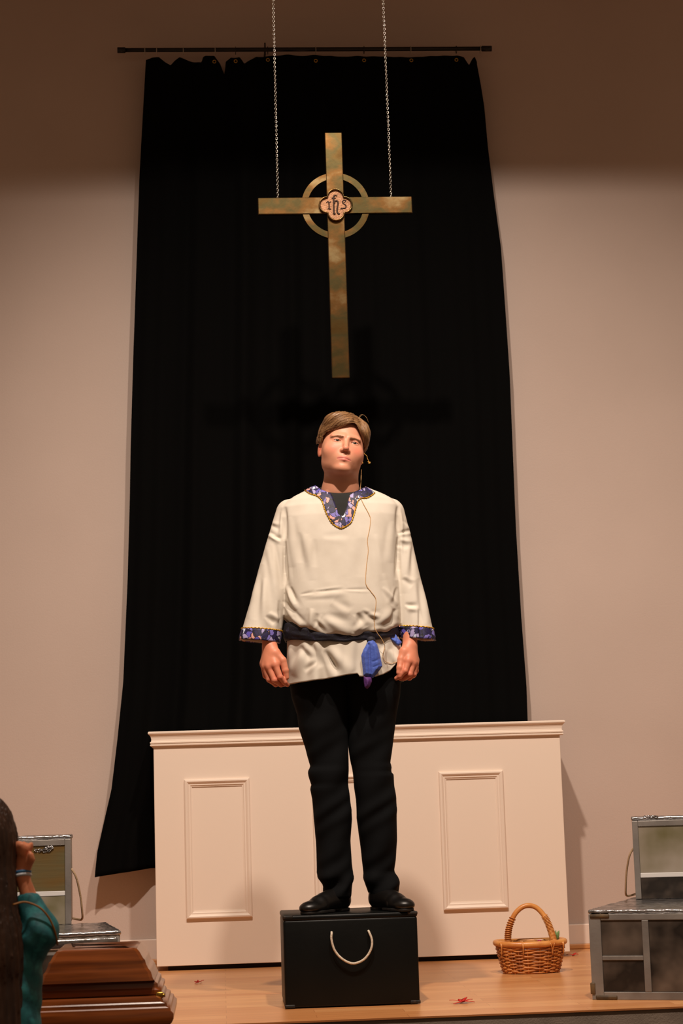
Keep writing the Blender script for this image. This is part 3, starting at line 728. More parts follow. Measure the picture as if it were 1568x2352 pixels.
V_out = [(698, 1125), (710, 1134), (722, 1138), (731, 1142), (737, 1148), (741, 1155), (744, 1166), (749.5, 1180), (755, 1190), (759.5, 1198.5), (766, 1205), (773, 1210), (783.5, 1214), (796, 1208), (803, 1203), (807.6, 1197), (812.6, 1182), (816, 1170), (819, 1159), (822, 1151), (829, 1145), (841, 1144.5), (851, 1140), (860, 1133)]
V_poly = [(700, 1080), (718, 1108)]+[(p[0], p[1]) for p in V_in]+[(850, 1104), (860, 1080)]
def tunic_sdf(X, Y, Z):
    d = tunic_full(X, Y, Z); u, v = uv(X, Y, Z)
    sel = (Z > 1.78) & (np.abs(X-.48) < .16)
    pd = np.full(X.shape, 1.0)
    if sel.any(): pd[sel] = polyd(u[sel], v[sel], V_poly)*.00163
    cut = np.maximum(pd, -(d+np.where(Z > 1.862, .06, .014))); cut = np.where(Y < 7.14, cut, 1.0)
    d = np.maximum(d, -cut)
    return np.maximum(d, np.where(np.hypot(X-.475, Y-7.115) < .105, Z-(1.882+.10*(Y-7.045)), -1))
LO, HI = (.04, 6.88, 1.27), (.87, 7.30, 1.96)
tP, tF = snets(tunic_sdf, LO, HI, 0.0032)
tP = relax(tP, tF, 3, .5)
# cloth folds: (u1, v1, u2, v2, width px, height mm)
FOLDS = [(655, 1165, 653, 1240, 5, -9), (653, 1240, 657, 1340, 5, -10), (648, 1175, 646, 1250, 5, 4), (665, 1190, 672, 1300, 9, 5), (688, 1225, 690, 1290, 7, -4), (704, 1230, 716, 1330, 9, 5), (722, 1240, 722, 1300, 7, -3),
         (912, 1165, 915, 1230, 5, -9), (915, 1230, 912, 1330, 5, -10), (921, 1180, 922, 1260, 5, 3), (900, 1200, 896, 1290, 8, 4), (862, 1230, 880, 1330, 9, 4), (880, 1320, 905, 1400, 8, 4),
         (690, 1366, 722, 1359, 3.2, -3), (722, 1359, 790, 1354, 3.2, -3), (790, 1354, 850, 1353, 3, -2.5), (700, 1372, 800, 1362, 6, 2.5),
         (656, 1345, 680, 1400, 6, 7), (652, 1380, 690, 1432, 5, -7), (662, 1395, 700, 1445, 5, 6), (668, 1350, 678, 1386, 4, -6), (672, 1420, 705, 1450, 5, 5),
         (716, 1400, 713, 1446, 7, 8), (724, 1425, 745, 1455, 6, -6), (745, 1420, 800, 1455, 12, 9), (722, 1440, 728, 1410, 5, -5), (800, 1400, 770, 1380, 12, -4), (760, 1385, 800, 1410, 8, 3),
         (822, 1410, 836, 1440, 8, -9), (832, 1405, 866, 1428, 6, -6), (815, 1450, 845, 1425, 8, 7), (868, 1432, 900, 1405, 10, 8), (845, 1412, 870, 1418, 6, 5), (905, 1400, 898, 1435, 6, -8), (850, 1450, 880, 1440, 6, 4),
         (880, 1350, 912, 1390, 5, 4), (912, 1350, 900, 1390, 5, -4), (830, 1240, 828, 1320, 14, -2.5), (760, 1235, 762, 1330, 16, -2), (742, 1230, 800, 1228, 8, -2),
         # left sleeve
         (612, 1225, 640, 1245, 5, 6), (618, 1205, 642, 1215, 5, -4), (628, 1232, 646, 1238, 4, -6), (632, 1250, 648, 1350, 6, -5), (616, 1260, 640, 1400, 8, 5), (603, 1300, 585, 1420, 9, -5), (592, 1320, 570, 1420, 6, 4), (640, 1380, 646, 1440, 5, -5), (606, 1330, 606, 1440, 7, 5), (620, 1408, 640, 1425, 6, 6), (612, 1416, 628, 1432, 5, -6),
         # right sleeve
         (925, 1200, 945, 1225, 5, 5), (915, 1225, 942, 1218, 4, -6), (918, 1240, 944, 1245, 5, 5), (912, 1250, 935, 1258, 5, -3), (948, 1250, 945, 1330, 6, -6), (930, 1260, 928, 1360, 8, 5), (925, 1330, 945, 1345, 6, -5), (960, 1330, 972, 1430, 7, -5), (968, 1330, 985, 1430, 5, 4), (930, 1388, 960, 1392, 5, -5), (935, 1400, 958, 1400, 6, 4), (962, 1400, 966, 1470, 4, -7), (950, 1410, 950, 1470, 8, 4)]
def apply_folds(P, F, folds, extra=None):
    N = normals(P, F); u, v = uv(P[:, 0], P[:, 1], P[:, 2]); D = np.zeros(len(P)); front = np.clip(-N[:, 1]*2.2, 0, 1)
    for u1, v1, u2, v2, w_, h_ in folds:
        e = np.array([u2-u1, v2-v1], float); L_ = np.hypot(*e); e /= L_; s = (u-u1)*e[0]+(v-v1)*e[1]; t = (u-u1)*e[1]-(v-v1)*e[0]
        m = (np.abs(t) < 3.2*w_) & (s > -2*w_) & (s < L_+2*w_)
        sm = s[m]; tm = t[m]; tap = np.clip(np.sin(math.pi*np.clip((sm+.35*w_)/(L_+.7*w_), 0, 1)), 0, 1)**.8
        sg = 1 if (u1+v1) % 2 else -1; ww = w_*(.75+.5*np.clip(sm/L_, 0, 1))
        D[m] += 1.05*h_*.001*(np.exp(-(tm/ww)**2)-.45*np.exp(-((tm-sg*1.5*ww)/(.9*ww))**2))*tap
    D *= front
    if extra is not None: D += extra(P)
    return P+N*D[:, None]
def soft(P):
    return .0022*np.sin(P[:, 0]*42+np.sin(P[:, 2]*9)*1.5)*(.5+.5*np.sin(P[:, 2]*8+P[:, 0]*6))+.0006*np.sin(P[:, 0]*90+P[:, 2]*17)*np.sin(P[:, 2]*26+1)
tP = apply_folds(tP, tF, FOLDS, soft)
tunic = part('tunic', (tP, tF), M_tunic, man)
# smooth uncut surface to lay trims and wires on
sP, sF = snets(tunic_full, LO, HI, 0.006); sP = relax(sP, sF, 2, .5); sP = apply_folds(sP, sF, FOLDS, soft)
TBV = BVHTree.FromPolygons([Vector(v) for v in sP], [tuple(int(i) for i in f_) for f_ in sF])
def lay(px, py, off=0.002, bvh=None):
    bvh = bvh or TBV
    d = ray(px, py); d = d/np.linalg.norm(d); h = bvh.ray_cast(Vector(CAM), Vector(d))
    if h[0] is None:
        c = q(px, py, 7.08); h = bvh.find_nearest(Vector(c))
    return np.array(h[0])+np.array(h[1])*off
def strip(inner, outer, n=120, m=7, off=0.0025):
    A = smoothline(inner, n); B = smoothline(outer, n); V = []
    for k in range(n):
        for j in range(m):
            t = j/(m-1); p = A[k]*(1-t)+B[k]*t; V.append(lay(p[0], p[1], off+.001*math.sin(t*math.pi)))
    F = [(k*m+j, k*m+j+1, (k+1)*m+j+1, (k+1)*m+j) for k in range(n-1) for j in range(m-1)]
    return np.array(V), F
def resample(P, n):
    P = np.asarray(P, float); s = np.concatenate([[0], np.cumsum(np.linalg.norm(np.diff(P, axis=0), axis=1))]); t = np.linspace(0, s[-1], n)
    return np.stack([np.interp(t, s, P[:, i]) for i in range(P.shape[1])], 1)
collar = part('neck_trim', strip(resample(V_in, 40), resample(V_out, 40), 150, 8), M_trim, tunic, solid=0.002, label='purple butterfly print collar band')
def braid(pts, n, r=.0021, off=.003):
    P = np.array([lay(p[0], p[1], off) for p in resample(smoothline(pts, 80), n)])
    rr = r*(1+.45*np.sin(np.arange(n)*2.1)); w_ = np.stack([np.sin(np.arange(n)*1.05), 0*np.arange(n), np.cos(np.arange(n)*1.05)], 1)*.0009
    return tube(P+w_, rr, 6)
part('gold_braid', braid(V_out, 260), M_gold, tunic, label='gold braid')
def cone_band(i, z0, z1, grow, nseg=72, rows=6, wob=0.0):
    """band of cloth lying on a sleeve between two heights measured up from the cuff edge"""
    s = SLEEVE[i]; a = np.array(s['a'], float); b = np.array(s['b'], float); R_ = []
    for r_ in range(rows+1):
        h = z0+(z1-z0)*r_/rows; ring = []
        for k in range(nseg):
            th = 2*math.pi*k/nseg
            zc_ = 1.33
            for _ in range(3):
                t = (a[2]-zc_)/(a[2]-b[2]); c = a+(b-a)*t; rad = s['ra']+(s['rb']-s['ra'])*t+grow
                x = c[0]+rad*math.cos(th)*1.012; y = c[1]+rad/1.08*math.sin(th); zc_ = float(cuffz(x, i))+h
            g = lay_ring((x, y, zc_), c, grow)
            ring.append(g)
        R_.append(ring)
    return R_
TSURF = TBV
def lay_ring(p, c, off):
    o = Vector((c[0], c[1], p[2])); d = Vector((p[0]-c[0], p[1]-c[1], 0)).normalized(); far = o+d*.14
    h = TSURF.ray_cast(far, -d)
    if h[0] is None or (h[0]-Vector(p)).length > .022: return np.array(p)
    return np.array(h[0])+np.array(d)*off
for i in (0, 1):
    R_ = cone_band(i, -.002, .042, .0022)
    part('cuff_band', loft(R_, caps=False), M_trim, tunic, solid=0.002, label='purple butterfly print cuff')
    R2 = np.array(cone_band(i, .043, .047, .003, 200, 1)[0]); n = len(R2)
    R2[:, 2] += .0012*np.sin(np.arange(n)*1.1)
    part('cuff_braid', tube(R2, .0022*(1+.4*np.sin(np.arange(n)*2.1)), 6, closed=True), M_gold, tunic, label='gold braid')

# undershirt seen in the neck opening
def shirt_sdf(X, Y, Z):
    d = torso_sdf(X, Y, Z)+.009
    nb = q(781, 1131, 7.115)
    col_ = cap(X, Y, Z, nb+np.array([0, 0, .012]), nb-np.array([0, 0, .04]), .0735, .080)
    d = smin(d, smax(col_, Z-(nb[2]-.012+.30*(Y-7.115)), .002), .006)
    cutp = np.where(np.hypot(X-.475, Y-7.115) < .115, Z-(1.888+.42*(Y-7.045)), -1); d = smax(d, cutp, .002)
    inn = cap(X, Y, Z, nb+np.array([0, 0, .08]), nb-np.array([0, 0, .045]), .064, .0665)
    return smax(d, -np.where(Z > nb[2]-.045+.3*(Y-7.06), inn, 1), .002)
uP, uF = snets(shirt_sdf, (.22, 6.93, 1.70), (.74, 7.28, 1.97), 0.0034); part('undershirt', (relax(uP, uF, 1), uF), M_shirt, man)

# --- skirt of the tunic below the sash
BP = lambda a: 1 if a else -1
def skirt():
    n, m = 360, 40; V = []
    hem_px = np.array([(655, 1571), (663, 1570), (700, 1566), (740, 1561), (770, 1556), (800, 1551), (821, 1548), (823, 1555), (842, 1556), (860, 1555), (880, 1549), (896, 1540), (907, 1528), (913, 1519), (925, 1515)], float)
    hz = np.array([q(u, v, 6.97)[2] for u, v in hem_px]); hx = np.array([q(u, v, 6.97)[0] for u, v in hem_px])
    for j in range(m):
        t = j/(m-1)
        for i in range(n):
            th = 2*math.pi*i/n; cs, sn = math.cos(th), math.sin(th)
            a = .207+.012*t; b = .138+.012*t; x = .466+a*np.sign(cs)*abs(cs)**.83+(.008*t)
            front = max(0, -sn)
            zt = 1.385; zb_ = np.interp(x, hx, hz) if sn < 0 else 1.17
            zb_ = zb_*1.0
            z = zt+(zb_-zt)*t
            y = 7.09+b*np.sign(sn)*abs(sn)**.83
            fo = t*(.010*math.sin(x*58+.6)+.006*math.sin(x*101+2+t)+.005*math.sin(x*27))+.004*math.sin(x*140+t*3)*(1-t)
            if sn < 0: y -= fo*min(1, front*3)
            # pleat at the middle-right where the cloth steps
            if sn < 0: y -= .010*t/(1+math.exp((x-.528)/.0025))*math.exp(-max(0, .528-x)/.06)
            V.append((x, y, z))
    F = [(j*n+i, j*n+(i+1) % n, (j+1)*n+(i+1) % n, (j+1)*n+i) for j in range(m-1) for i in range(n)]
    return np.array(V), np.array(F)[:, ::-1]
kP, kF = skirt()
SF = [(u1_, v1_, u2_, v2_, w_*1.2, h_*1.7) for u1_, v1_, u2_, v2_, w_, h_ in [(700, 1490, 675, 1550, 9, 6), (715, 1480, 735, 1530, 8, -6), (745, 1495, 775, 1545, 6, -7), (760, 1490, 800, 1545, 10, 7), (690, 1485, 712, 1515, 6, -6), (725, 1520, 700, 1540, 4, -4), (668, 1480, 664, 1540, 6, 5), (880, 1490, 870, 1530, 7, 5), (860, 1480, 850, 1545, 5, -5), (895, 1495, 905, 1520, 6, 5)]]
kP = apply_folds(kP, kF, SF, soft)
part('tunic_skirt', (kP, kF), M_tunic, tunic, solid=0.0025)
SKV = BVHTree.FromPolygons([Vector(v) for v in kP], [tuple(int(i) for i in f_) for f_ in kF])
# sash around the waist
def sash():
    n, m = 240, 10; R_ = []
    for j in range(m):
        t = j/(m-1); ring = []
        for i in range(n):
            th = 2*math.pi*i/n; cs, sn = math.cos(th), math.sin(th)
            x = .467+.216*np.sign(cs)*abs(cs)**.83; y = 7.088+.147*np.sign(sn)*abs(sn)**.83
            zlow = np.interp(x, [.24, .33, .43, .56, .63, .70], [1.331, 1.322, 1.313, 1.316, 1.328, 1.334]); zhi = zlow+.066
            bul = .006*math.sin(t*math.pi)+.0025*math.sin(t*17+x*30)*math.sin(x*40+2)
            nx = (x-.467)/.216; ny = (y-7.088)/.15
            ring.append((x+bul*nx, y+bul*ny, zlow+(zhi-zlow)*t+.002*math.sin(x*50)))
        R_.append(ring)
    return loft(R_, caps=False)
sash_o = part('sash', sash(), M_sash, man, solid=0.003, label='dark patterned waist sash')
def fabric_flap(poly, y0, ridges, mat_, thick=.004, nm='sash_tail', parent=None, lab=None):
    """closed piece of cloth from an outline at real depth, bulged and creased"""
    poly = np.array(poly, float); u0, v0 = poly.min(0); u1, v1 = poly.max(0)
    def f(X, Y, Z):
        u, v = uv(X, Y, Z); pd = polyd(u, v, poly)*.00162
        yc = y0-.010*np.clip(-pd/.012, 0, 1)
        for a, b, c, d, w_, h_ in ridges:
            e = np.array([c-a, d-b], float); L_ = np.hypot(*e); e /= L_; s = (u-a)*e[0]+(v-b)*e[1]; t = (u-a)*e[1]-(v-b)*e[0]
            yc = yc-h_*.001*np.exp(-(t/w_)**2-(np.maximum(0, np.maximum(-s, s-L_))/w_)**2)
        return smax(pd, np.abs(Y-yc)-thick, .003)
    a = q(u0-3, v1+3, y0); b = q(u1+3, v0-3, y0)
    P_, F_ = snets(f, (a[0], y0-.04, a[2]), (b[0], y0+.02, b[2]), .002); P_ = relax(P_, F_, 2, .5)
    return part(nm, (P_, F_), mat_, parent, label=lab)
SB = 6.925
tail = fabric_flap([(846, 1472), (856, 1468), (866, 1480), (872, 1500), (878, 1530), (868, 1545), (856, 1558), (852, 1556), (834, 1552), (831, 1524), (829, 1506), (834, 1492)], SB, [(847, 1480, 850, 1555, 2.2, -8), (862, 1485, 866, 1535, 6, 5), (838, 1495, 841, 1550, 4, 4), (856, 1520, 874, 1512, 2, -2), (858, 1532, 872, 1526, 2, -2)], M_blue, parent=sash_o, lab='blue hanging sash end')
fabric_flap([(834.5, 1552), (853, 1556), (854, 1566), (849, 1577), (843, 1583), (837, 1579), (835, 1566)], SB, [(844, 1556, 844, 1575, 4, 3)], M_purple, nm='sash_tip', parent=sash_o, lab='purple tip of the sash end')
fabric_flap([(886, 1459), (893, 1459), (905, 1466), (908, 1455), (914, 1466), (923, 1475), (919, 1482), (914, 1484), (903, 1474)], 7.000, [(890, 1461, 915, 1480, 3, 4), (908, 1458, 912, 1475, 2, -4)], M_blue, nm='sash_tail', parent=sash_o, lab='blue hanging sash end')
part('knot', (lambda VF: VF)(uvsphere(q(852, 1470, SB+.005), (.017, .012, .014))), M_sash, sash_o)

# --- trousers
def leg_rings(tab, dep):
    R_ = []; tab = np.array(tab, float); vv = np.linspace(tab[0, 0], tab[-1, 0], 110)
    for v in vv:
        l = np.interp(v, tab[:, 0], tab[:, 1]); r = np.interp(v, tab[:, 0], tab[:, 2]); c = np.interp(v, dep[0], dep[1]); k = np.interp(v, dep[0], dep[2])
        A = q(l, v, c); B = q(r, v, c); w_ = (B[0]-A[0])/2; ring = []
        for i in range(56):
            th = 2*math.pi*i/56; cs, sn = math.cos(th), math.sin(th)
            wr = .0022*math.sin(v*.10+3.0*cs+1.9*math.sin(v*.037+cs))*math.exp(-((v-1820)/110)**2)+.0030*math.sin(v*.13+cs*3.5+sn)*math.exp(-((v-2020)/50)**2)+.0018*math.sin(v*.045+cs*4+2)
            rr = 1+wr/w_*(1 if abs(cs) < .95 else .2)
            ring.append(((A[0]+B[0])/2+w_*np.sign(cs)*abs(cs)**.92*rr*1.0, c+w_*k*np.sign(sn)*abs(sn)**.92*(1+wr/w_*2.2), (A[2]+B[2])/2))
        R_.append(ring)
    return fixn(loft(R_, caps=True))
def zt(z): return 1640+z/3.303
def xt(x): return 620+x/3.303
LL = [(1470, 664, 806), (1560, 664, 808), (1600, 669, 803), (1640, 682, 800), (zt(100), xt(216), 799), (zt(250), xt(265), xt(591)), (zt(395), xt(305), xt(596)), (zt(432), xt(286), xt(597)), (zt(470), xt(292), xt(596)), (zt(535), xt(313), xt(593)), (zt(562), xt(303), xt(595)), (zt(640), xt(318), xt(606)), (zt(800), xt(333), xt(622)), (zt(960), xt(347), xt(610)), (zt(1120), xt(353), xt(618)), (zt(1200), xt(353), xt(628)), (zt(1240), xt(365), xt(632)), (zt(1295), xt(402), xt(624)), (zt(1375), xt(398), xt(617)), (zt(1395), xt(404), xt(612))]
RL = [(1470, 776, 920), (1560, 776, 920), (1600, 786, 918), (1640, 797, 911), (zt(100), 797, xt(948)), (zt(250), xt(593), xt(928)), (zt(372), xt(613), xt(911)), (zt(405), xt(622), xt(922)), (zt(442), xt(628), xt(918)), (zt(465), xt(631), xt(938)), (zt(560), xt(638), xt(943)), (zt(640), xt(650), xt(957)), (zt(800), xt(659), xt(960)), (zt(960), xt(680), xt(963)), (zt(1120), xt(698), xt(951)), (zt(1195), xt(706), xt(940)), (zt(1240), xt(712), xt(965)), (zt(1285), xt(722), xt(984)), (zt(1340), xt(740), xt(977)), (zt(1400), xt(768), xt(962))]
dep = ([1470, 1650, 1800, 2000, 2070], [7.10, 7.10, 7.09, 7.11, 7.105], [.95, 1.0, .98, 1.15, 1.45])
trou = part('trousers', merge(leg_rings(LL, dep), leg_rings(RL, dep)), M_trou, man)

# --- shoes
def shoe(heel, ang, ln):
    c, s = math.cos(ang), math.sin(ang)
    f = np.array([s, -c, 0]); r_ = np.array([c, s, 0])
    Z0 = .328
    def fn(X, Y, Z):
        x = X-heel[0]; y = Y-heel[1]; z = Z-Z0
        a = (x*f[0]+y*f[1])/ln; b = x*r_[0]+y*r_[1]
        d = cap(a, b, z, (.035, 0, .040), (.030, 0, .075), .034, .029)
        d = smin(d, cap(a, b*.92, z, (.05, 0, .045), (.17, 0, .032), .040, .034), .02)
        d = smin(d, ell(a, b, z, (.215, 0, .022), (.058, .042, .026)), .025)
        d = smin(d, cap(a, b, z, (.05, 0, .066), (.14, 0, .042), .028, .026), .02)
        return smax(d, -z+.011, .004)
    P_, F_ = snets(fn, (heel[0]-.33, heel[1]-.33, Z0-.01), (heel[0]+.33, heel[1]+.2, Z0+.14), .0034)
    sh = part('shoe', (relax(P_, F_, 2), F_), M_shoe, man)
    def fs(X, Y, Z):
        x = X-heel[0]; y = Y-heel[1]; z = Z-Z0
        a = (x*f[0]+y*f[1])/ln; b = x*r_[0]+y*r_[1]
        o = np.minimum(cap(a, b, z*0, (.035, 0, 0), (.06, 0, 0), .032, .032), smin(cap(a, b, z*0, (.13, 0, 0), (.20, 0, 0), .034, .038), cap(a, b, z*0, (.2, 0, 0), (.235, 0, 0), .038, .032), .02))
        br = cap(a, b, z*0, (.05, 0, 0), (.15, 0, 0), .026, .030)
        return smin(smax(o, np.abs(z-.0065)-.0062, .001), smax(br, np.abs(z-.0105)-.003, .001), .002)
    P_, F_ = snets(fs, (heel[0]-.33, heel[1]-.33, Z0-.01), (heel[0]+.33, heel[1]+.2, Z0+.04), .003)
    part('sole', (P_, F_), M_sole, sh)
shoe((.456, 7.13), math.radians(-42), .95)
shoe((.556, 7.13), math.radians(29), .88)

# --- wired microphone and cable
ep = [(842, 1047), (843, 1052), (846, 1058), (848, 1062)]
ep = [(831, 1038)]+ep+[(849, 1063)]; P_ = [q(u, v, 7.08) for u, v in ep]; mic = part('headset_microphone', merge(tube(smoothline(P_, 12), .0011, 6), tube([q(844, 1060, 7.08), q(848, 1062, 7.08), q(850, 1061, 7.08), q(849.5, 1064, 7.08), q(845, 1063.5, 7.08)], .0012, 6)), M_mic, man, label='small gold ear microphone')
part('microphone_capsule', uvsphere(q(832, 1063, 7.06), (.0034, .003, .0034), 10, 8), M_mic, mic)
wire_pts = [(829, 1082), (829, 1096), (828.5, 1110), (827, 1125), (827, 1143)]
W1 = [q(u, v, 7.03+.0*k) for k, (u, v) in enumerate(wire_pts)]; W1[0] = q(830, 1078, 7.13); W1[-1] = lay(827, 1143, .004)
tors = [(827, 1143), (835, 1160), (845, 1178), (850, 1192), (848, 1215), (843, 1240), (845, 1265), (841, 1300), (839, 1330), (841, 1345), (852, 1360), (862, 1375), (862, 1395), (859, 1415), (859, 1440)]
W2 = [lay(u, v, .0025) for u, v in smoothline(tors, 70)]
low = [(859, 1440), (867, 1455), (876, 1467), (882, 1480), (882, 1490), (878, 1506), (881, 1518), (890, 1523), (900, 1524), (907, 1521), (912, 1522)]
W3 = [(q(u, v, 6.928) if v < 1482 else lay(u, v, .004, SKV)) for u, v in smoothline(low, 50)]
path = np.concatenate([smoothline(W1, 16), W2[1:], W3[2:]])
part('microphone_cable', tube(path, .0011, 5), M_wire, man, label='thin tan cable')

# ------------------------------------------------------------------ black case with rope handle
case = thing('storage_case', 'black painted case with white rope handle under the man', 'case', (0.447, 7.12, 0))
part('shell', boxm((.211, 6.930, 0.003), (.696, 7.30, .312), .010, 3), M_case, case, smooth=True, autosm=50)
part('lid', boxm((.210, 6.929, .308), (.697, 7.301, .328), .007, 2), M_case, case, smooth=True, autosm=50)
for x, z, sx in ((.211, .003, 1), (.697, .003, -1), (.697, .328, -1), (.211, .328, 1)):
    dz = 1 if z < .1 else -1
    V_, F_ = boxm((min(x-.001*sx, x+.036*sx), 6.9285, min(z, z+.012*dz)), (max(x-.001*sx, x+.036*sx), 6.955, max(z, z+.012*dz)), .003)
    part('corner', (V_, F_), M_caseworn, case, label='worn brown corner')
P_ = [q(761.5, 2143, 6.915), q(761, 2158, 6.91), q(768, 2182, 6.91), q(785, 2202, 6.91), q(810, 2213, 6.91), q(835, 2204, 6.91), q(851, 2182, 6.91), q(854, 2160, 6.91), q(847, 2140, 6.915)]
P_ = [P_[0]+np.array([0, .03, .0])]+P_+[P_[-1]+np.array([0, .03, 0])]
part('rope_handle', tube(smoothline(P_, 60), .0042, 8), M_rope, case, label='white rope')

# ------------------------------------------------------------------ silver painted cases
def silver_case(nm_label, loc, rotz, w_, d_, h_, style, handle_side, group='silver painted cases'):
    t = thing('silver_case', nm_label, 'case', loc, rotz, group)
    part('shell', boxm((0, 0, 0.0), (w_, d_, h_), .008, 2), M_silver, t, world=False, autosm=50)
    fr = .042
    # foil taped edges
    V_, F_ = boxm((-.003, -.004, h_-.012), (w_+.003, d_+.003, h_+.003), .005, 2)
    bm = bmesh.new(); vv = [bm.verts.new(v) for v in V_]; [bm.faces.new([vv[i] for i in f_]) for f_ in F_]
    bmesh.ops.subdivide_edges(bm, edges=[e for e in bm.edges if e.calc_length() > .1], cuts=36, use_grid_fill=True)
    for v in bm.verts:
        if v.co.z > h_-.011: v.co.z += .0016*math.sin(v.co.x*140+3*math.sin(v.co.y*60))*math.sin(v.co.x*53+v.co.y*71); v.co.y += .0012*math.sin(v.co.x*210+v.co.z*300)
    part('top_edge', bm_out(bm), M_foil, t, world=False, autosm=60, label='shiny foil taped top edge')
    if style == 'window':   # painted frame with panes
        def pane(x0, x1, z0, z1, m_): part('pane', boxm((x0, -.0035, z0), (x1, .004, z1), .0015), m_, t, world=False, smooth=False)
        part('frame', merge(boxm((-.001, -.008, 0), (fr, .003, h_-.012), .002), boxm((w_-fr, -.008, 0), (w_+.001, .003, h_-.012), .002), boxm((fr, -.008, 0), (w_-fr, .003, .028), .002), boxm((fr, -.008, h_-.034), (w_-fr, .003, h_-.012), .002), boxm((.190, -.008, .028), (.214, .003, h_-.034), .002), boxm((fr, -.008, .138), (.190, .003, .154), .002)), M_silver, t, world=False, smooth=False)
        pane(fr, .190, .154, h_-.034, M_pane); pane(fr, .190, .028, .138, M_pane); pane(.214, w_-fr, .028, h_-.034, M_pane)
        part('corner', boxm((.004, -.012, h_-.026), (.075, .004, h_-.012), .004), M_strip, t, world=False, label='worn brown corner strip')
        part('corner', boxm((.012, -.012, .001), (.09, .004, .016), .004), M_strip, t, world=False, label='worn brown corner strip')
        part('corner', boxm((-.006, -.012, .02), (.012, .01, .06), .003), M_strip, t, world=False, label='worn brown corner strip')
    elif style in ('upright', 'uprightbrass'):
        f2 = .022
        part('frame', merge(boxm((-.001, -.008, 0), (f2, .003, h_-.012), .002), boxm((w_-f2, -.008, 0), (w_+.001, .003, h_-.012), .002), boxm((f2, -.008, h_-.034), (w_-f2, .003, h_-.012), .002)), M_silver, t, world=False, smooth=False)
        zm = .088 if style == 'upright' else .112
        part('pane', boxm((f2, -.0035, zm+.012), (w_-f2, .004, h_-.034), .0015), M_pane2 if style == 'upright' else M_tarn, t, world=False, smooth=False, label='mottled painted upper pane')
        part('pane', boxm((f2, -.0035, 0.0), (w_-f2, .004, zm-.006), .0015), M_pane if style == 'upright' else M_pane2, t, world=False, smooth=False, label='mottled painted lower pane')
        part('lip_highlight', boxm((f2, -.0055, zm-.006), (w_-f2, .003, zm+.012), .002), M_lip, t, world=False, smooth=False, label='white strip')  # white lip; on the brassy case it stands in for an edge highlight
        # crumpled foil blobs
        for k in range(6):
            x = rng.uniform(.03, w_-.03) if style == 'upright' else rng.uniform(w_-.14, w_-.035); zc_ = h_+.002 if style == 'upright' else h_-.046+rng.uniform(-.006, .006)
            nn = 22; PP = np.array([(x+.013*math.cos(a)*rng.uniform(.4, 1.5), -.006+.002*math.sin(3*a), zc_+.005*math.sin(a)*rng.uniform(.4, 1.6)) for a in np.linspace(0, 2*math.pi, nn)[:-1]])
            part('foil_scrap', tube(PP, .0020, 5, closed=True), M_foil, t, world=False, label='crumpled foil scrap')
    else:
        part('front_band', boxm((.01, -.006, h_-.055), (w_-.01, .003, h_-.02), .006), M_foil, t, world=False, label='shiny foil band')
        part('pane', boxm((.03, -.004, .02), (w_-.03, .003, h_-.07), .0015), M_pane, t, world=False, smooth=False)
    if handle_side:
        sx = 0 if handle_side == 'l' else w_; s = -1 if handle_side == 'l' else 1
        P_ = smoothline([(sx, d_*.25, h_*.62), (sx+s*.018, d_*.27, h_*.52), (sx+s*.032, d_*.4, h_*.32), (sx+s*.038, d_*.5, h_*.14), (sx+s*.038, d_*.6, .010), (sx+s*.02, d_*.72, .007), (sx, d_*.75, .012)], 30)
        part('rope_handle', tube(P_, .0042, 7), M_ropeg, t, world=False, label='tan rope')
    return t
pR = qz(1365, 2296, 0); silver_case('large silver case at the front, painted window frame, right of the basket', (pR[0]-.005, pR[1], 0), math.radians(-23), .52, .40, .312, 'window', None)
_a = math.radians(-23); back = np.array([-math.sin(_a), math.cos(_a)])
b0 = np.array([pR[0], pR[1]])+back*.415
silver_case('silver case on the floor under the upright silver case at right', (b0[0], b0[1], 0), _a, .52, .40, .310, 'plain', None)
pU = qz(1463, 2067, .312); silver_case('upright silver case with pale upper pane atop the cases at right', (pU[0], pU[1]+.02, .3145), math.radians(-12), .46, .20, .315, 'upright', 'l')
pL = qz(276, 2139, .300)
aL = math.radians(20); wl = .52
ll = np.array([pL[0], pL[1]])-wl*np.array([math.cos(aL), math.sin(aL)])
aL2 = math.radians(9)
ll = np.array([pL[0], pL[1]])-wl*np.array([math.cos(aL2), math.sin(aL2)])
silver_case('low silver case with bright foil edge behind the polished brown chest', (ll[0], ll[1], 0), aL2, wl, .52, .300, 'low', None)
pV = qz(162, 2124, .303); wl2 = .40
silver_case('upright silver case with brassy pane beside the child at left', (pV[0]-wl2, pV[1]+.02, .3035), math.radians(3), wl2, .22, .328, 'uprightbrass', 'r')

# ------------------------------------------------------------------ wicker basket
bc = np.array([1.272, 7.99, 0.0]); bsk = thing('wicker_basket', 'oval wicker basket with tall hoop handle on the floor by the altar', 'basket', tuple(bc))
def br(h): t = h/.118; return .112+.030*t**.8, .072+.022*t
bt = []
rows = 15
for r_ in range(rows):
    h = .006+r_*.0072; A_, B_ = br(h); P_ = []
    for k in range(144):
        th = 2*math.pi*k/144; o = .0032*math.sin(th*12+(math.pi if r_ % 2 else 0)+.15*math.sin(r_*3)); 
        P_.append((bc[0]+(A_+o)*np.sign(math.cos(th))*abs(math.cos(th))**.8, bc[1]+(B_+o)*np.sign(math.sin(th))*abs(math.sin(th))**.8, h+.0012*math.sin(th*5+r_*2)))
    bt.append(tube(P_, .0040, 6, closed=True))
for k in range(24):
    th = 2*math.pi*(k+.5)/24; P_ = []
    for j in range(6):
        h = .002+.112*j/5; A_, B_ = br(h); P_.append((bc[0]+A_*np.sign(math.cos(th))*abs(math.cos(th))**.8, bc[1]+B_*np.sign(math.sin(th))*abs(math.sin(th))**.8, h))
    bt.append(tube(P_, .0036, 6))
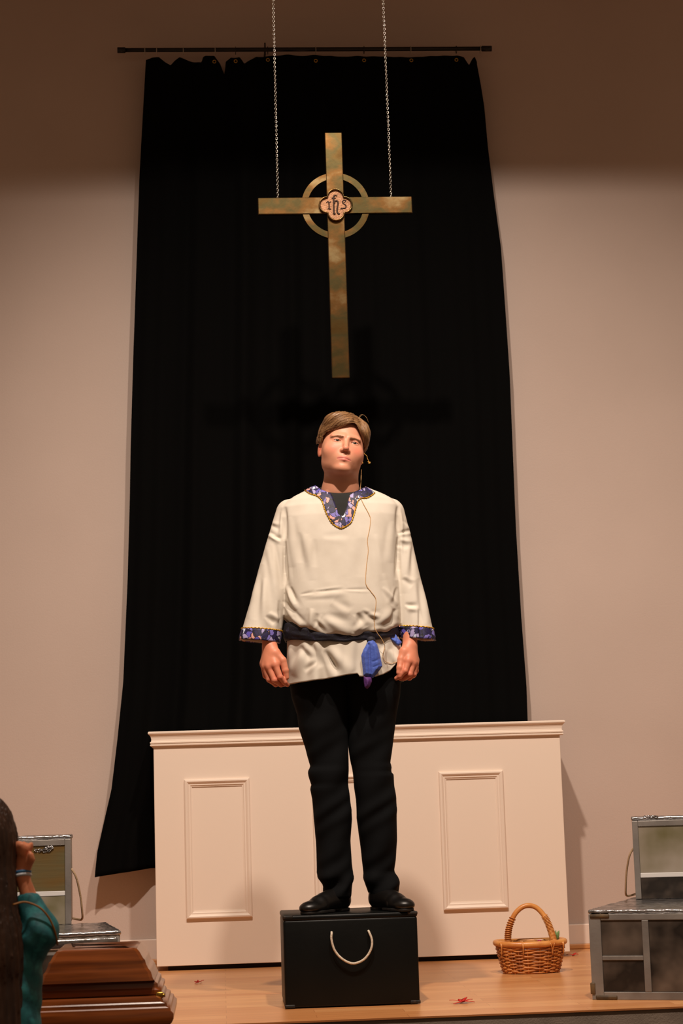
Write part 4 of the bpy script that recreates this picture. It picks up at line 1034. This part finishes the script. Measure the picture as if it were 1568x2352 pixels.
bt.append(uvsphere((bc[0], bc[1], .008), (.105, .066, .006), 40, 8))
part('woven_body', merge(*bt), M_wicker, bsk)
P_ = []
for k in range(120):
    th = 2*math.pi*k/120; P_.append((bc[0]+.143*np.sign(math.cos(th))*abs(math.cos(th))**.85, bc[1]+.095*np.sign(math.sin(th))*abs(math.sin(th))**.85, .121+.004*math.cos(th)**2))
rimo = part('rim', tube(P_, .0125, 12, closed=True), M_cane, bsk)
hp = [(bc[0]-.092, bc[1]-.01, .112), (bc[0]-.093, bc[1]-.008, .150), (bc[0]-.082, bc[1], .195), (bc[0]-.055, bc[1], .245), (bc[0]-.015, bc[1], .272), (bc[0]+.030, bc[1], .266), (bc[0]+.066, bc[1]-.01, .225), (bc[0]+.085, bc[1]-.04, .165), (bc[0]+.090, bc[1]-.075, .112)]
hP_ = smoothline(hp, 90); hd = part('handle', tube(hP_, .0105, 12), M_cane, bsk)
wr_ = {0: [], 1: []}
for k in range(0, 90):
    if 2 <= k < 30 or 66 <= k < 88:
        if k % 2 == 0 or k > 66:
            t_ = hP_[min(k+1, 89)]-hP_[k-1]; t_ /= np.linalg.norm(t_); n_ = np.cross(t_, (0, 1, 0)); n_ /= np.linalg.norm(n_); b_ = np.cross(t_, n_); rr = .0128+(.004 if k < 8 else 0)
            wr_[int(k > 50)].append(tube([hP_[k]+rr*(n_*math.cos(a)+b_*math.sin(a))+t_*.003*math.sin(a) for a in np.linspace(0, 2*math.pi, 17)[:-1]], .0024, 5, closed=True))
for k in (0, 1): part('cane_wrap', merge(*wr_[k]), M_cane, hd)
for xo, s in ((-.045, 0), (.078, 1), (-.130, 0), (.128, 0)):
    yb = bc[1]-.100*(1-abs(xo/.16)**2.5)**.5
    bi = []
    for d_ in ((-.006, .0) if not s else (-.014, .012)):
        bi.append(tube(smoothline([(bc[0]+xo+d_, yb+.02, .135), (bc[0]+xo+d_*.6, yb-.010, .122), (bc[0]+xo+.1*d_, yb-.004, .100), (bc[0]+xo, yb+.004, .078)], 10), .0026, 5))
    part('cane_binding', merge(*bi), M_cane, rimo)
# things in the basket
lf = []
for k, (a, t) in enumerate(((.3, .5), (1.2, .8), (2.2, .6), (3.5, .7), (5, .5))):
    c = np.array([bc[0]+.106, bc[1]+.018, .122]); d_ = np.array([math.cos(a)*.45, math.sin(a)*.3, .8]); d_ /= np.linalg.norm(d_)
    P_ = [c+d_*.05*j/5 for j in range(6)]; lf.append(tube(P_, [.003, .009, .012, .010, .006, .0005], 8, flat=.3))
lf.append(uvsphere(bc+np.array([.104, .018, .120]), (.013, .013, .013)))
tag(part('leafy_sprig', merge(*lf), M_leaf), 'green leafy bit poking above the right rim of the basket', 'plant')
tag(part('ball', uvsphere(bc+np.array([.047, .045, .118]), (.011, .011, .011)), M_berry), 'small crimson ball inside the wicker basket near its handle', 'ball')
M_cloth2 = mat('dark_green_fill', (70, 84, 66), 0.8, col2=(110, 60, 70), nscale=30)
tag(part('basket_filling', uvsphere(bc+np.array([0, 0, .070]), (.118, .074, .040), 30, 12), M_cloth2), 'dull green filling lying inside the wicker basket', 'filling')

# ------------------------------------------------------------------ red petals on the floor
def petal(px, py, s, lab, seed):
    r2 = random.Random(seed); c = qz(px, py, .001); Bm = []
    for k in range(9):
        a = r2.uniform(0, 6.28); L_ = s*r2.uniform(.5, 1.0); w_ = s*.16; d_ = np.array([math.cos(a), math.sin(a), r2.uniform(.1, .7)]); sd = np.array([-math.sin(a), math.cos(a), 0])
        P0 = c+np.array([0, 0, .003]); ring = []
        for j in range(5):
            t = j/4; p = P0+d_*L_*t; p[2] = max(p[2]-.3*L_*t*t, .003); ww = w_*math.sin(math.pi*min(.97, t*.85+.12)); ring.append([p-sd*ww, p+np.array([0, 0, .0012]), p+sd*ww, p-np.array([0, 0, .0008])])
        Bm.append(loft(ring))
    tag(part('feather_tuft', merge(*Bm), M_petal), lab, 'feather', 'red feather tufts on the stage floor')
petal(1060, 2304, .052, 'red feather tuft on the floor by the stage edge, right of the case', 3)
petal(456, 2258, .028, 'small red feather tuft on the floor between brown chest and case', 5)
petal(1316, 2195, .036, 'red feather tuft on the floor at the altar corner behind the basket', 8)

# ------------------------------------------------------------------ polished brown chest (in front of the stage)
CHX, CHY = -.385, 5.80
ch = thing('wooden_chest', 'polished brown wooden chest with stepped mouldings at lower left', 'chest', (CHX, CHY+.4, HALL))
hw = .228
def prof_ring(ins, z):
    x0, x1, y0, y1 = CHX-hw+ins, CHX+hw-ins, CHY+ins*.35+(.03 if .172 <= z <= .215 else 0), CHY+.44-ins*.9; c = min(.01, .002+ins*.2)
    return [(x0+c, y0, z), (x1-c, y0, z), (x1, y0+c, z), (x1, y1-c, z), (x1-c, y1, z), (x0+c, y1, z), (x0, y1-c, z), (x0, y0+c, z)]
lidp = [(.040, .172), (.036, .176), (.036, .186), (.046, .192), (.048, .204), (.056, .210), (.057, .216), (.061, .222), (.066, .240), (.070, .246), (.074, .250), (.080, .262), (.084, .276), (.090, .282), (.100, .300), (.108, .309), (.118, .312), (.30, .314)]
part('lid', fixn(loft([prof_ring(i_, z_) for i_, z_ in lidp])), M_wood, ch, smooth=True, autosm=24)
bodp = [(.03, HALL), (.03, HALL+.06), (.055, HALL+.08), (.055, -.05), (.045, .00), (.036, .045), (.024, .075), (.006, .092), (.0, .104), (.0, .120), (.008, .128), (.010, .136), (.018, .140), (.020, .150), (.030, .154), (.034, .164), (.042, .170)]
part('base', fixn(loft([prof_ring(i_, z_) for i_, z_ in bodp])), M_wood, ch, smooth=True, autosm=24)
lat = thing if False else None
lt = part('latch', merge(boxm((CHX+hw-.052, CHY+.022, .163), (CHX+hw-.030, CHY+.036, .181), .003), tube([(CHX+hw-.035, CHY+.02, .172), (CHX+hw-.024, CHY+.02, .172)], .006, 10)), M_brass, ch, label='small brass latch')

# ------------------------------------------------------------------ child in the foreground
CY0 = 4.85
kid = thing('person', 'child with long dark hair in teal dress, arm raised, seen from behind', 'person', (-.62, CY0, HALL))
def qc(px, py, dy=0.0): return q(px, py, CY0+dy)
kc = qc(-44, 1930)   # head centre
sh_ = qc(38, 2205, .0); el = qc(94, 2140, -.03); wrst = qc(50, 2012, -.02)
def kid_sdf(X, Y, Z):
    d = ell(X, Y, Z, kc, (.072, .088, .105))
    d = smin(d, cap(X, Y, Z, kc-np.array([0, 0, .08]), kc-np.array([0, 0, .19]), .040, .045), .02)
    d = smin(d, ell(X, Y, Z, kc+np.array([0, 0, -.38]), (.125, .075, .20)), .04)
    d = smin(d, cap(X, Y, Z, kc+np.array([.03, 0, -.22]), sh_, .04, .034), .03); d = smin(d, cap(X, Y, Z, sh_, el, .030, .026), .02)
    d = smin(d, cap(X, Y, Z, el, wrst, .026, .0175), .012)
    # hand: palm, fingers, thumb
    k1 = qc(58, 1975, -.02)
    d = smin(d, cap(X, Y, Z, wrst, k1, .018, .0205), .010); d = smin(d, cap(X, Y, Z, wrst, qc(46, 1975, -.01), .016, .019), .010)
    fg = [[(63, 1962, -.02), (69, 1947, -.022), (72, 1938, -.024)], [(58, 1960, -.035), (62, 1946, -.04), (56, 1938, -.03)], [(52, 1958, -.04), (50, 1942, -.045), (42, 1936, -.035)], [(44, 1958, -.03), (40, 1944, -.035), (34, 1940, -.03)]]
    for f_ in fg:
        a, b, c = [qc(*p) for p in f_]
        d = smin(d, cap(X, Y, Z, k1+(a-k1)*.5, a, .010, .0090), .004); d = smin(d, cap(X, Y, Z, a, b, .0088, .0080), .003); d = smin(d, cap(X, Y, Z, b, c, .0080, .0070), .003)
    d = smin(d, cap(X, Y, Z, qc(64, 1988, -.03), qc(72, 1974, -.045), .011, .0095), .006); d = smin(d, cap(X, Y, Z, qc(72, 1974, -.045), qc(70, 1962, -.05), .0095, .008), .004)
    # other arm and legs
    s2 = kc+np.array([-.15, 0, -.25]); d = smin(d, cap(X, Y, Z, s2, s2+np.array([-.03, 0, -.25]), .034, .028), .02); d = smin(d, cap(X, Y, Z, s2+np.array([-.03, 0, -.25]), s2+np.array([0, -.04, -.45]), .028, .018), .02)
    for s in (-1, 1):
        d = smin(d, cap(X, Y, Z, kc+np.array([.055*s, 0, -.55]), kc+np.array([.06*s, 0, -.92]), .062, .042), .02); d = smin(d, cap(X, Y, Z, kc+np.array([.06*s, 0, -.92]), np.array([kc[0]+.06*s, CY0, HALL+.05]), .042, .028), .02)
        d = smin(d, cap(X, Y, Z, (kc[0]+.06*s, CY0+.03, HALL+.028), (kc[0]+.07*s, CY0+.14, HALL+.025), .028, .024), .02)
    return d
P_, F_ = snets(kid_sdf, (kc[0]-.24, CY0-.14, HALL-.01), (kc[0]+.30, CY0+.2, kc[2]+.13), .005)
part('body', (relax(P_, F_, 2), F_), M_skin, kid, cols=np.tile(np.array(lin((222, 142, 104))), (len(P_), 1)))
def kdress(X, Y, Z):
    d = ell(X, Y, Z, kc+np.array([0.0, 0, -.36]), (.150, .095, .22))
    d = smin(d, cap(X, Y, Z, kc+np.array([0.02, 0, -.5]), np.array([kc[0], CY0, HALL+.30]), .12, .22, (1, 1.2, 1)), .05)
    d = smin(d, cap(X, Y, Z, sh_, el, .050, .044), .03)
    d = smin(d, cap(X, Y, Z, el, qc(64, 2062, -.022), .043, .0275), .02)
    s2 = kc+np.array([-.15, 0, -.25]); d = smin(d, cap(X, Y, Z, s2, s2+np.array([-.03, 0, -.22]), .045, .042), .03)
    cut = ((Z-qc(60, 2052)[2]))
    d = smax(d, cut, .004)
    d = smax(d, HALL+.26-Z, .01)
    return d+.0035*np.sin(X*70+Z*55)*np.sin(Z*48+X*30)
P_, F_ = snets(kdress, (kc[0]-.34, CY0-.3, HALL+.2), (kc[0]+.36, CY0+.3, kc[2]-.08), .006)
part('dress', (relax(P_, F_, 2), F_), M_teal, kid)
gp = smoothline([qc(30, 2078, -.09), qc(58, 2072, -.075), qc(90, 2084, -.075), qc(112, 2108, -.07), qc(126, 2140, -.06), qc(132, 2170, -.04)], 40)
M_cord = mat('gold_cord', (150, 96, 24), 0.5); part('cord', tube(gp, .0028, 6), M_cord, kid, label='thin gold cord')
def khair(X, Y, Z):
    d = ell(X, Y, Z, kc+np.array([0, -.012, .012]), (.088, .100, .108))
    d = smin(d, cap(X, Y, Z, kc+np.array([.012, -.03, -.02]), kc+np.array([.02, -.055, -.28]), .075, .082, (1, 1.2, 1)), .03)
    d = smin(d, cap(X, Y, Z, kc+np.array([.02, -.055, -.25]), kc+np.array([.025, -.075, -.62]), .088, .080, (1, 1.5, 1)), .03)
    d = smax(d, -ell(X, Y, Z, kc+np.array([0, .10, -.02]), (.06, .055, .085)), .01)
    s = np.arctan2(Y-kc[1]+.02, X-kc[0])
    return d+.0028*np.sin(s*38+Z*22)+.0016*np.sin(s*80+Z*40)
P_, F_ = snets(khair, (kc[0]-.14, CY0-.2, kc[2]-.75), (kc[0]+.15, CY0+.14, kc[2]+.15), .0045)
part('hair', (relax(P_, F_, 1), F_), M_dhair, kid)
wc = qc(51, 2006, -.02); ax_ = (qc(50, 1975, -.02)-qc(56, 2040, -.035)); ax_ /= np.linalg.norm(ax_); n1 = np.cross(ax_, (0, 1, 0)); n1 /= np.linalg.norm(n1); n2 = np.cross(ax_, n1)
for dz, m_, nm in ((0.002, M_bandb, 'wristband'), (-.006, M_band, 'wristband')):
    part(nm, tube([wc+ax_*dz+.0195*(n1*math.cos(a)+n2*math.sin(a)) for a in np.linspace(0, 2*math.pi, 33)[:-1]], .0042, 8, closed=True), m_, kid, label='blue wristband' if m_ is M_bandb else 'white wristband')
